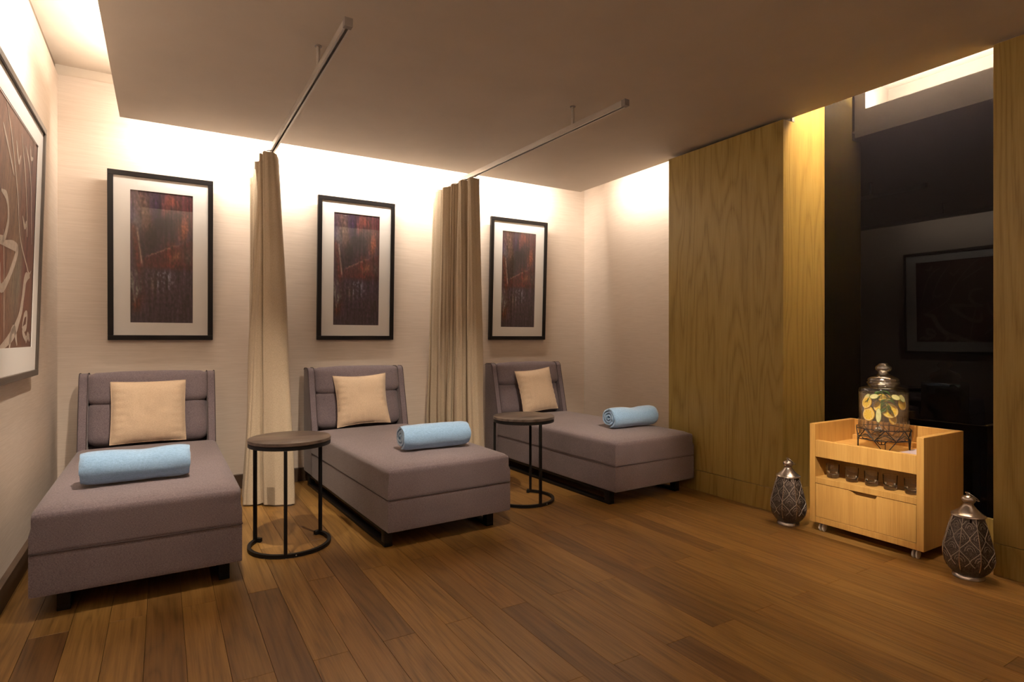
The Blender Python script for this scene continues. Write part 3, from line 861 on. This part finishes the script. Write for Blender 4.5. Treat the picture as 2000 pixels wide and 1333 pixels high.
def stroke(pts, wd):
    """flat ribbon brush line; pts in print coordinates u,v (0..1)"""
    C = catmull([(p[0], p[1], 0) for p in pts], 8)
    C = [Vector(((p.x - .5) * aw, 0, (.5 - p.y) * ah)) for p in C]
    bm = bmesh.new(); prev = None; n = len(C)
    for i, p in enumerate(C):
        d = (C[min(i + 1, n - 1)] - C[max(i - 1, 0)])
        d = d.normalized() if d.length > 0 else Vector((1, 0, 0))
        nn = Vector((-d.z, 0, d.x))
        s = i / (n - 1)
        h = wd * 1.45 * (.35 + .65 * min(1, 6 * s, 6 * (1 - s))) * (1 + .3 * noise.noise(Vector((s * 7, wd * 100, pts[0][0]))))
        r = [bm.verts.new(p + nn * h / 2), bm.verts.new(p - nn * h / 2)]
        if prev: bm.faces.new((prev[0], prev[1], r[1], r[0]))
        prev = r
    b = obj('brush_line', bm, M['stroke'], t, 0, loc=(0, -.038 + .0150, .65 + .01))
# the picture's near half is out of frame; u grows towards the room corner
def Y2u(y): return (y - (3.272 - aw / 2)) / aw
def stroke_px(pts, wd):      # points given as (y on wall, z on wall)
    stroke([((y - (3.272 - aw / 2)) / aw, (2.13 - z) / ah) for y, z in pts], wd)
stroke_px([(3.10, 2.12), (3.22, 2.00), (3.36, 1.80), (3.44, 1.62), (3.62, 1.50), (3.68, 1.47), (3.73, 1.49)], .010)
stroke_px([(3.05, 2.02), (3.17, 1.94), (3.28, 1.86)], .012)
stroke_px([(3.06, 1.75), (3.16, 1.74), (3.20, 1.66), (3.14, 1.57), (3.05, 1.56)], .022)
stroke_px([(3.06, 1.54), (3.34, 1.56), (3.38, 1.53), (3.22, 1.40), (3.10, 1.36), (3.08, 1.46)], .028)
stroke_px([(3.70, 1.46), (3.60, 1.44), (3.56, 1.36), (3.50, 1.26), (3.36, 1.17), (3.10, 1.10)], .034)
stroke_px([(3.56, 1.20), (3.60, 1.26), (3.66, 1.27), (3.65, 1.21), (3.58, 1.19), (3.66, 1.15), (3.74, 1.17)], .022)
stroke_px([(3.30, 1.10), (3.34, 1.18), (3.40, 1.19), (3.46, 1.12)], .026)
stroke_px([(3.40, 2.08), (3.52, 1.90), (3.58, 1.74), (3.60, 1.66)], .010)
stroke_px([(3.50, 2.05), (3.58, 2.00), (3.64, 1.92), (3.68, 1.80), (3.72, 1.62)], .011)
stroke_px([(3.60, 2.08), (3.63, 2.03), (3.68, 2.04)], .014)
stroke_px([(3.48, 1.72), (3.54, 1.68), (3.58, 1.70), (3.60, 1.64)], .018)
stroke_px([(3.30, 2.02), (3.36, 1.94), (3.40, 1.98)], .014)
stroke_px([(2.80, 2.0), (2.95, 1.7), (2.90, 1.4), (3.05, 1.2)], .024)
stroke_px([(3.12, 1.60), (3.16, 1.40), (3.20, 1.14)], .008)
stroke_px([(3.66, 1.13), (3.70, 1.17), (3.75, 1.14)], .020)
stroke_px([(2.82, 1.30), (2.98, 1.45), (3.02, 1.60)], .018)

# ------------------------------------------------------------------ drinks cart
CX0, CX1, CY0, CY1 = 3.338, 3.782, 1.465, 2.077
cxm, cym = (CX0 + CX1) / 2, (CY0 + CY1) / 2
cart = empty('drinks_cart', (cxm, cym, 0), 0, 'light oak drinks cart on casters in front of the black glass niche', 'cart')
def cpart(name, x0, x1, y0, y1, z0, z1, mat=None, bev=.0015, parent=None):
    return obj(name, Box(x0 - cxm, x1 - cxm, y0 - cym, y1 - cym, z0, z1, bev=bev, seg=1), mat or M['cart'], parent or cart, 0)
th = .034
cpart('side_panel', CX0, CX1, CY1 - th, CY1, .056, .642)
cpart('side_panel', CX0, CX1, CY0, CY0 + th, .056, .642)
iy0, iy1 = CY0 + th, CY1 - th
cpart('back_panel', CX1 - .022, CX1, iy0 + .0003, iy1 - .0003, .056, .6415)
cpart('bottom_rail', CX0 + .002, CX1 - .022, iy0 + .0003, iy1 - .0003, .0565, .091)
cpart('shelf', CX0 + .002, CX1 - .022, iy0 + .0003, iy1 - .0003, .291, .327)
cpart('tray_floor', CX0 + .03, CX1 - .022, iy0 + .0003, iy1 - .0003, .500, .518)
cpart('front_rail', CX0 + .002, CX0 + .03, iy0 + .0003, iy1 - .0003, .447, .546)
cpart('tray_lip', CX1 - .046, CX1 - .022, iy0 + .0003, iy1 - .0003, .518, .546)
cpart('shelf_back', CX0 + .20, CX0 + .206, iy0 + .0003, iy1 - .0003, .327, .500, bev=0)
# drawer front with a chamfered finger pull cut into its upper edge
d0, d1 = iy0 + .0025 - cym, iy1 - .0025 - cym
nl, nr = 1.846 - cym, 1.695 - cym
poly = [(d0, .0935), (d1, .0935), (d1, .2885), (nl, .2885), (nl - .014, .283), (nl - .034, .268), (nr + .020, .268), (nr + .006, .274), (nr, .2885), (d0, .2885)]
dw = obj('drawer_front', prism(bmesh.new(), poly, 'x', CX0 + .003 - cxm, CX0 + .023 - cxm), M['cart'], cart, 0)
obj('pull_recess', Box(CX0 + .024 - cxm, CX0 + .034 - cxm, nr - .01, nl + .01, .255, .2885, bev=0), plain('recess_oak', (.22, .125, .035), .5), dw, 0)
cpart('carcass_gap', CX0 + .0245, CX0 + .06, iy0 + .0003, iy1 - .0003, .0912, .2908, M['joint'], bev=0)
M['caster'] = plain('clear_grey_caster_wheel', (.62, .60, .57), .25, spec=.6)
for x in (CX0 + .045, CX1 - .05):
    for y in (CY0 + .055, CY1 - .055):
        c = obj('caster_fork', Box(x - .012 - cxm, x + .012 - cxm, y - .016 - cym, y + .016 - cym, .046, .0565, bev=.002), M['steel'], cart, 40)
        obj('caster_stem', Box(x - .009 - cxm, x + .009 - cxm, y - .004 - cym, y + .004 - cym, .02, .047, bev=.001, seg=1), M['steel_dark'], c, 40)
        for s in (-1, 1):
            Mx = Matrix.Translation((x - cxm, y - cym + s * .0095, .024)) @ Matrix.Rotation(R(90), 4, 'X')
            obj('wheel', lathe(bmesh.new(), [(0, -.005), (.018, -.005), (.0235, -.003), (.0235, .003), (.018, .005), (0, .005)], 20, M=Mx), M['caster'], c, 40)

# tray mat
tm = obj('tray_napkin', Box(3.47, 3.70, 1.535, 1.66, .5182, .5202, bev=.0008, seg=1), plain('mauve_paper', (.42, .34, .36), .8), None, 0)
tag(tm, 'flat mauve paper napkin on the cart tray below the dispenser', 'napkin')

# ------------------------------------------------------------------ tumblers
m, nt, b = new_mat('clear_tumbler_glass')
b.inputs['Transmission Weight'].default_value = 1.0; b.inputs['Roughness'].default_value = 0.03; b.inputs['IOR'].default_value = 1.5
b.inputs['Base Color'].default_value = (.97, .97, .97, 1)
M['tumbler'] = m
def tumbler_mesh():
    return lathe(bmesh.new(), [(0, 0), (.028, 0), (.030, .002), (.0315, .01), (.0355, .078), (.0350, .080), (.0342, .0795), (.0325, .045), (.028, .029), (.018, .0225), (0, .021)], 40)
tmesh = None
for y, lab in ((1.975, 'first short glass tumbler on the cart shelf from the left side panel'),
               (1.864, 'second short glass tumbler on the cart shelf from the left side panel'),
               (1.757, 'third short glass tumbler, middle of the row on the cart shelf'),
               (1.658, 'fourth short glass tumbler on the cart shelf from the left side panel'),
               (1.5515, 'last short glass tumbler on the cart shelf by the right side panel')):
    if tmesh is None:
        o = obj('tumbler', tumbler_mesh(), M['tumbler'], None, 40); tmesh = o.data
    else: o = link(bpy.data.objects.new('tumbler', tmesh))
    o.location = (3.405, y, .3272)
    tag(o, lab, 'glass', 'short tumblers on the cart shelf')

# ------------------------------------------------------------------ beverage dispenser on its wire stand
JX, JY, TZ = 3.560, 1.770, .5182
st = empty('wire_stand', (JX, JY, TZ), R(8), 'black geometric wire stand under the glass drink dispenser', 'stand')
nh = 8
ring = lambda r, z, off=0.0: [(r * math.cos(2 * math.pi * (k + off) / nh), r * math.sin(2 * math.pi * (k + off) / nh), z) for k in range(nh)]
RT, RB = ring(.142, .118), ring(.136, .058)
RTm, RBm = ring(.133, .118, .5), ring(.129, .058, .5)
wr_ = .0027
def circ(r, z, n=40): return [(r * math.cos(2 * math.pi * k / n), r * math.sin(2 * math.pi * k / n), z) for k in range(n)]
obj('top_ring', tube(bmesh.new(), RT, wr_, 6, closed=True), M['black_metal'], st, 60)
obj('lower_ring', tube(bmesh.new(), RB, wr_, 6, closed=True), M['black_metal'], st, 60)
for k in range(nh):
    j = (k + 1) % nh
    bm = bmesh.new()
    tube(bm, [RB[k], RTm[k]], wr_, 6); tube(bm, [RTm[k], RB[j]], wr_, 6)
    mid = lambda a, b, t: tuple(x + (y - x) * t for x, y in zip(a, b))
    tube(bm, [mid(RB[k], RTm[k], .12), mid(RBm[k], RTm[k], .55), mid(RB[j], RTm[k], .12)], wr_ * .8, 6)
    obj('triangle_wire', bm, M['black_metal'], st, 60)
for k in range(0, nh, 1):
    if k % 2: continue
    j = (k + 1) % nh
    bm = bmesh.new()
    foot = [(p[0] * .99, p[1] * .99, .0) for p in (RBm[k],)][0]
    f1 = mid(RB[k], RB[j], .38); f2 = mid(RB[k], RB[j], .62)
    tube(bm, [RB[k], (f1[0], f1[1], .002)], wr_, 6); tube(bm, [RB[j], (f2[0], f2[1], .002)], wr_, 6)
    tube(bm, [(f1[0], f1[1], .002), (f2[0], f2[1], .002)], wr_, 6)
    tube(bm, [mid(RB[k], RB[j], .5), (foot[0], foot[1], .002)], wr_ * .8, 6)
    obj('leg', bm, M['black_metal'], st, 60)
obj('support_ring', tube(bmesh.new(), circ(.105, .0555), wr_, 6, closed=True), M['black_metal'], st, 60)
bm = bmesh.new()
for k in range(4):
    a = k * math.pi / 4
    tube(bm, [(.137 * math.cos(a), .137 * math.sin(a), .0555), (-.137 * math.cos(a), -.137 * math.sin(a), .0555)], wr_ * .8, 6)
obj('cross_wires', bm, M['black_metal'], st, 60)

JZ = TZ + .0585
jar = empty('drink_dispenser', (JX, JY, JZ), 0, 'clear glass lidded drink dispenser with lemon water on the cart', 'drink dispenser')
M['jar'] = thin_glass('dispenser_glass', (.985, .985, .98), rough=.05, f0=.09, bump_h=(26, 26, 8), bump_s=.35)
M['lid'] = thin_glass('lid_glass', (.93, .93, .92), rough=.09, f0=.22, bump_h=(50, 50, 50), bump_s=.5)
obj('jar_body', lathe(bmesh.new(), [(0, 0), (.095, 0), (.112, .004), (.119, .014), (.121, .03), (.124, .16), (.125, .27), (.122, .288), (.112, .297), (.085, .301), (.077, .304), (.0755, .316)], 64), M['jar'], jar, 40)
bm = bmesh.new()       # moulded vertical flutes on the lower wall
for k in range(28):
    a = 2 * math.pi * k / 28
    tube(bm, [(r * math.cos(a), r * math.sin(a), z) for r, z in ((.119, .022), (.1225, .05), (.1235, .085), (.1245, .11))], .004, 6, radii=[.002, .004, .004, .0015])
obj('moulded_flutes', bm, M['lid'], jar, 60)
ld = obj('lid', lathe(bmesh.new(), [(.070, .312), (.080, .313), (.084, .319), (.083, .326), (.078, .331), (.080, .338), (.072, .350), (.050, .361), (.034, .367), (.026, .372), (.024, .379), (.030, .384), (.039, .394), (.041, .406), (.036, .417), (.026, .423), (.024, .428), (.018, .432), (0, .433)], 48), M['lid'], jar, 50)
obj('lid_plug', lathe(bmesh.new(), [(.066, .29), (.070, .295), (.070, .312), (.030, .345), (0, .350)], 40), M['lid'], ld, 50)
# tap
ta = R(196)

Mt = Matrix.Rotation(ta, 4, 'Z')
bm = lathe(bmesh.new(), [(0, 0), (.017, 0), (.018, .004), (.012, .008), (.009, .012), (.009, .040), (.012, .044), (.012, .052), (0, .053)], 20, M=Mt @ Matrix.Translation((.121, 0, .062)) @ Matrix.Rotation(R(90), 4, 'Y'))
tap = obj('tap', bm, plain('chrome_tap', (.75, .73, .70), .12, metal=1.0), jar, 50)
bm = lathe(bmesh.new(), [(.006, 0), (.0075, -.004), (.0065, -.030), (.005, -.031), (.005, 0)], 16, M=Mt @ Matrix.Translation((.158, 0, .058)))
obj('spout', bm, M['lid'], tap, 50)
bm = tube(bmesh.new(), [Mt @ Vector((.158, 0, .070)), Mt @ Vector((.160, 0, .082)), Mt @ Vector((.166, .004, .094))], .004, 8)
lathe(bm, [(0, 0), (.008, .002), (.009, .008), (.006, .013), (0, .014)], 14, M=Mt @ Matrix.Translation((.166, .004, .092)))
obj('tap_lever', bm, M['lid'], tap, 50)

# the drink: clear water body with a slight warm tint and a painted glow
M['water'] = thin_glass('lemon_water', (.94, .91, .84), f0=.03, bump_h=(30, 30, 14), bump_s=.3, glow_haze=(.13, (.92, .70, .54)))
wt = obj('lemon_water', lathe(bmesh.new(), [(0, .007), (.095, .007), (.110, .012), (.116, .03), (.1205, .16), (.1215, .262), (0, .262)], 48), M['water'], None, 50)
wt.location = (JX, JY, JZ); tag(wt, 'pale lemon water filling the glass dispenser', 'water', kind='stuff')

def lemon_mats():
    m, nt, b = new_mat('lemon_flesh')
    c = coords(nt, (1, 1, 1))
    sx = N(nt, 'ShaderNodeSeparateXYZ'); nt.links.new(c, sx.inputs[0])
    an = math_(nt, 'ARCTAN2', sx.outputs[1], sx.outputs[0])
    s = math_(nt, 'ABSOLUTE', math_(nt, 'SINE', math_(nt, 'MULTIPLY', an, 4.5)))
    nz = noise_(nt, coords(nt, (400, 400, 400)), 1.0, 3)
    v = math_(nt, 'ADD', s, math_(nt, 'MULTIPLY', nz, .25))
    cc = ramp(nt, v, [(.12, (.85, .74, .38)), (.35, (.84, .62, .07)), (1.0, (.78, .54, .04))])
    nt.links.new(cc, b.inputs['Base Color']); b.inputs['Roughness'].default_value = .35
    b.inputs['Subsurface Weight'].default_value = .0
    return m
M['flesh'] = lemon_mats()
M['pith'] = plain('lemon_pith', (.82, .70, .40), .6)
M['rind'] = plain('lemon_rind', (.80, .52, .03), .4, n_amt=.08, n_scale=(300, 300, 300))
def make_lemon(r):
    t = empty('lemon_slice', (0, 0, 0), 0, 'x', 'lemon slice', 'lemon slices in the dispenser')
    h = .0035
    obj('rind', lathe(bmesh.new(), [(r * .93, -h), (r, -h * .7), (r, h * .7), (r * .93, h), (r * .93, -h)], 32), M['rind'], t, 50)
    obj('pith', lathe(bmesh.new(), [(r * .82, -h * .98), (r * .9299, -h * .98), (r * .9299, h * .98), (r * .82, h * .98), (r * .82, -h * .98)], 32), M['pith'], t, 50)
    obj('flesh', lathe(bmesh.new(), [(0, -h * .9), (r * .8199, -h * .9), (r * .8199, h * .9), (0, h * .9)], 32), M['flesh'], t, 50)
    return t
# camera-facing direction from the jar, used only to say which side faces the room
fa = math.atan2(-JY, -JX)
def in_jar(ang, r, z): return (JX + r * math.cos(fa + R(ang)), JY + r * math.sin(fa + R(ang)), JZ + z)
for ang, r, z, rad, tilt, yaw, lab in (
        (-46, .098, .140, .036, 84, -40, 'lowest lemon slice facing the room, left side of the dispenser'),
        (-52, .092, .150, .036, 84, -52, 'lemon slice tucked behind the lowest one in the dispenser'),
        (-56, .096, .206, .034, 78, -50, 'lemon slice half hidden by mint at the left of the dispenser'),
        (26, .070, .166, .042, 72, 22, 'large lemon slice below the mint in the middle of the dispenser'),
        (70, .095, .205, .034, 80, 62, 'lemon slice at the right wall of the dispenser'),
        (-18, .050, .190, .036, 66, -30, 'lemon slice deep inside the dispenser behind the long cucumber slice'),
        (48, .060, .120, .034, 76, 60, 'lowest lemon slice on the right side of the dispenser'),
        (-95, .085, .180, .035, 78, -80, 'lemon slice at the far left wall of the dispenser'),
        (0, .040, .238, .036, 30, 10, 'lemon slice floating near the water surface of the dispenser')):
    t = make_lemon(rad); t.location = in_jar(ang, r, z)
    t.rotation_mode = 'ZYX'
    t.rotation_euler = (0, R(tilt), fa + R(yaw)); t.rotation_mode = 'XYZ'
    t.rotation_euler = (Matrix.Rotation(fa + R(yaw), 3, 'Z') @ Matrix.Rotation(R(tilt), 3, 'Y')).to_euler()
    t['label'] = lab
M['cucumber'] = plain('pale_cucumber', (.62, .66, .36), .4, n_amt=.12, n_scale=(120, 120, 120))
M['cuc_skin'] = plain('cucumber_skin', (.20, .30, .06), .4)
for ang, r, z, tilt, yaw, lab in ((-70, .085, .235, 60, -60, 'pale cucumber slice at the upper left of the dispenser'),
                                  (-28, .094, .244, 35, -20, 'pale cucumber slice beside the mint at the top of the dispenser'),
                                  (-14, .095, .140, 80, -5, 'long pale cucumber slice hanging in the middle of the dispenser'),
                                  (40, .090, .243, 40, 30, 'pale cucumber slice right of the mint at the top of the dispenser'),
                                  (64, .098, .236, 66, 60, 'pale cucumber slice against the right wall of the dispenser')):
    t = empty('cucumber_slice', in_jar(ang, r, z), 0, lab, 'cucumber slice', 'cucumber slices in the dispenser')
    e = 1.9 if 'long' in lab else 1.0
    Ms = Matrix.Diagonal((e, .62 if e > 1 else 1.0, 1, 1))
    obj('flesh', lathe(bmesh.new(), [(0, -.002), (.0199, -.002), (.0199, .002), (0, .002)], 24, M=Ms), M['cucumber'], t, 50)
    obj('skin', lathe(bmesh.new(), [(.02, -.0021), (.0215, -.002), (.0215, .002), (.02, .0021), (.02, -.0021)], 24, M=Ms), M['cuc_skin'], t, 50)
    t.rotation_euler = (Matrix.Rotation(fa + R(yaw), 3, 'Z') @ Matrix.Rotation(R(tilt), 3, 'Y')).to_euler()
M['mint'] = plain('mint_leaf', (.05, .14, .025), .45, n_amt=.35, n_scale=(90, 90, 90))
def leaf(ln, wd, seed):
    bm = bmesh.new(); n = 8; rows = []
    for i in range(n + 1):
        s = i / n; wv = wd * math.sin(math.pi * min(.999, s ** .8)) * (1 + .12 * math.sin(s * 40))
        bend = -.25 * ln * s * s
        rows.append([bm.verts.new((ln * s, -wv, bend + wv * .35)), bm.verts.new((ln * s, 0, bend)), bm.verts.new((ln * s, wv, bend + wv * .35))])
    for a, b in zip(rows, rows[1:]):
        for q in (0, 1): bm.faces.new((a[q], a[q + 1], b[q + 1], b[q]))
    return bm
for q, (ang, r, z, n, lab) in enumerate(((10, .084, .214, 10, 'dark green mint sprig in the middle of the dispenser'),
                                         (-44, .082, .226, 4, 'small mint sprig over the upper left lemon slice'),
                                         (-6, .066, .252, 4, 'mint sprig floating at the water surface of the dispenser'))):
    rn = random.Random(q + 4)
    t = empty('mint_sprig', in_jar(ang, r, z), 0, lab, 'mint', 'mint sprigs in the dispenser')
    obj('stem', tube(bmesh.new(), [(0, 0, .03), (.002, .002, 0), (-.004, .001, -.05)], .0014, 6), M['mint'], t, 60)
    for k in range(n):
        o = obj('leaf', leaf(.046 + .014 * rn.random(), .017 + .005 * rn.random(), k), M['mint'], t, 60, loc=(0, 0, .028 - .008 * k))
        sd = o.modifiers.new('thick', 'SOLIDIFY'); sd.thickness = .0006
        o.rotation_euler = (R(rn.uniform(-40, 40)), R(rn.uniform(10, 60)), fa + R(90 + k * 180 + (-1 if k % 2 else 1) * rn.uniform(-12, 34)))

# ------------------------------------------------------------------ lanterns
m, nt, b = new_mat('antique_silver')
vo = N(nt, 'ShaderNodeTexVoronoi'); vo.inputs['Scale'].default_value = 1.0
nt.links.new(coords(nt, (170, 170, 170)), vo.inputs['Vector'])
nz = noise_(nt, coords(nt, (30, 30, 30)), 1, 4)
nt.links.new(ramp(nt, math_(nt, 'ADD', math_(nt, 'MULTIPLY', vo.outputs[0], .7), math_(nt, 'MULTIPLY', nz, .5)), [(.25, (.028, .023, .021)), (.75, (.17, .145, .135))]), b.inputs['Base Color'])
b.inputs['Metallic'].default_value = .75; b.inputs['Roughness'].default_value = .38
bump(nt, b, vo.outputs[0], .7, .002)
M['silver'] = m
M['silver_bright'] = plain('worn_silver', (.46, .41, .38), .27, metal=.85, n_amt=.15, n_scale=(60, 60, 60))
M['relief'] = plain('rubbed_relief', (.50, .45, .41), .45, metal=.35)
BP = [(.060, .018), (.086, .045), (.101, .075), (.107, .105), (.105, .135), (.096, .18), (.083, .23), (.070, .275), (.063, .298)]
def brad(z):
    for (r0, z0), (r1, z1) in zip(BP, BP[1:]):
        if z <= z1: return r0 + (r1 - r0) * (z - z0) / (z1 - z0)
    return BP[-1][0]
NS = 8
def octp(a, z, off=0.0):      # point on the many-sided body at angle a
    seg = 2 * math.pi / NS
    k = math.floor(a / seg); t = a - k * seg - seg / 2
    r = brad(z) * math.cos(seg / 2) / math.cos(t) + off
    return (r * math.cos(a), r * math.sin(a), z)
def make_lantern():
    t = empty('lantern', (0, 0, 0), 0, 'x', 'lantern', 'silver metal lanterns')
    obj('foot', lathe(bmesh.new(), [(0, 0), (.064, 0), (.066, .003), (.064, .014), (.058, .020), (0, .020)], 40), M['silver_bright'], t, 40)
    bo = obj('body', lathe(bmesh.new(), BP, NS), M['silver'], t, 25)
    seg = 2 * math.pi / NS
    for k in range(NS):
        obj('rib', tube(bmesh.new(), [octp(k * seg + 1e-5, z, .0005) for z in (.055, .08, .105, .135, .18, .23, .275, .297)], .0022, 6), M['silver_bright'], bo, 60)
    # raised ogee scales on every face
    for k in range(NS):
        bm = bmesh.new()
        for q in range(2):
            pts1, pts2 = [], []
            n = 36
            for i in range(n + 1):
                z = .075 + (.285 - .075) * i / n
                ph = math.pi * (z - .075) / .052
                amp = seg * .25
                tri = math.sin(ph) * (abs(math.sin(ph)) ** .25 if math.sin(ph) else 1)
                c = (k + .25 + .5 * q) * seg
                pts1.append(octp(c + (amp if q == 0 else -amp) * tri * .98, z, .0012))
            tube(bm, pts1, .0014, 5)
        for row in range(4):
            zc = .101 + .050 * row; off = .5 if row % 2 else 0.0
            for cc in ((k + off) * seg,) :
                for sc_ in (.62, .34):
                    arc = []
                    for i in range(13):
                        ph = math.pi * (i / 12)
                        arc.append(octp(cc + seg * .42 * sc_ * math.cos(ph), zc + .040 * sc_ * math.sin(ph), .0010))
                    tube(bm, arc, .0009, 4)
        obj('scale_relief', bm, M['relief'], bo, 60)
    ld = obj('lid', lathe(bmesh.new(), [(.062, .296), (.069, .296), (.071, .299), (.069, .303), (.062, .307), (.048, .318), (.034, .332), (.026, .343), (.021, .349), (.0205, .355), (.023, .360), (.028, .367), (.030, .375), (.028, .383), (.020, .390), (.009, .394), (.005, .397), (.0075, .402), (.006, .408), (0, .410)], 40), M['silver_bright'], t, 50)
    ri = obj('carry_ring', tube(bmesh.new(), [(.032 * math.cos(2 * math.pi * k / 28), .032 * math.sin(2 * math.pi * k / 28), 0) for k in range(28)], .0013, 6, closed=True), M['silver_bright'], ld, 60, loc=(.012, -.012, .388))
    ri.rotation_euler = (R(25), R(32), 0)
    la = obj('latch', Box(-.004, .004, -.002, .002, .278, .300, bev=.001, seg=1), M['black_metal'], t, 0)
    la.location = (-.066 * math.cos(R(27)), -.066 * math.sin(R(27)), 0); la.rotation_euler = (0, 0, R(27 + 90))
    return t
l0 = make_lantern()
l0.location = (3.335, 2.215, 0); l0.rotation_euler = (0, 0, R(15)); l0['label'] = 'embossed silver metal lantern between the oak pier and the cart'
l1 = copy_tree(l0)
l1.location = (3.335, 1.272, 0); l1.rotation_euler = (0, 0, R(2)); l1['label'] = 'embossed silver metal lantern standing on the camera side of the cart'
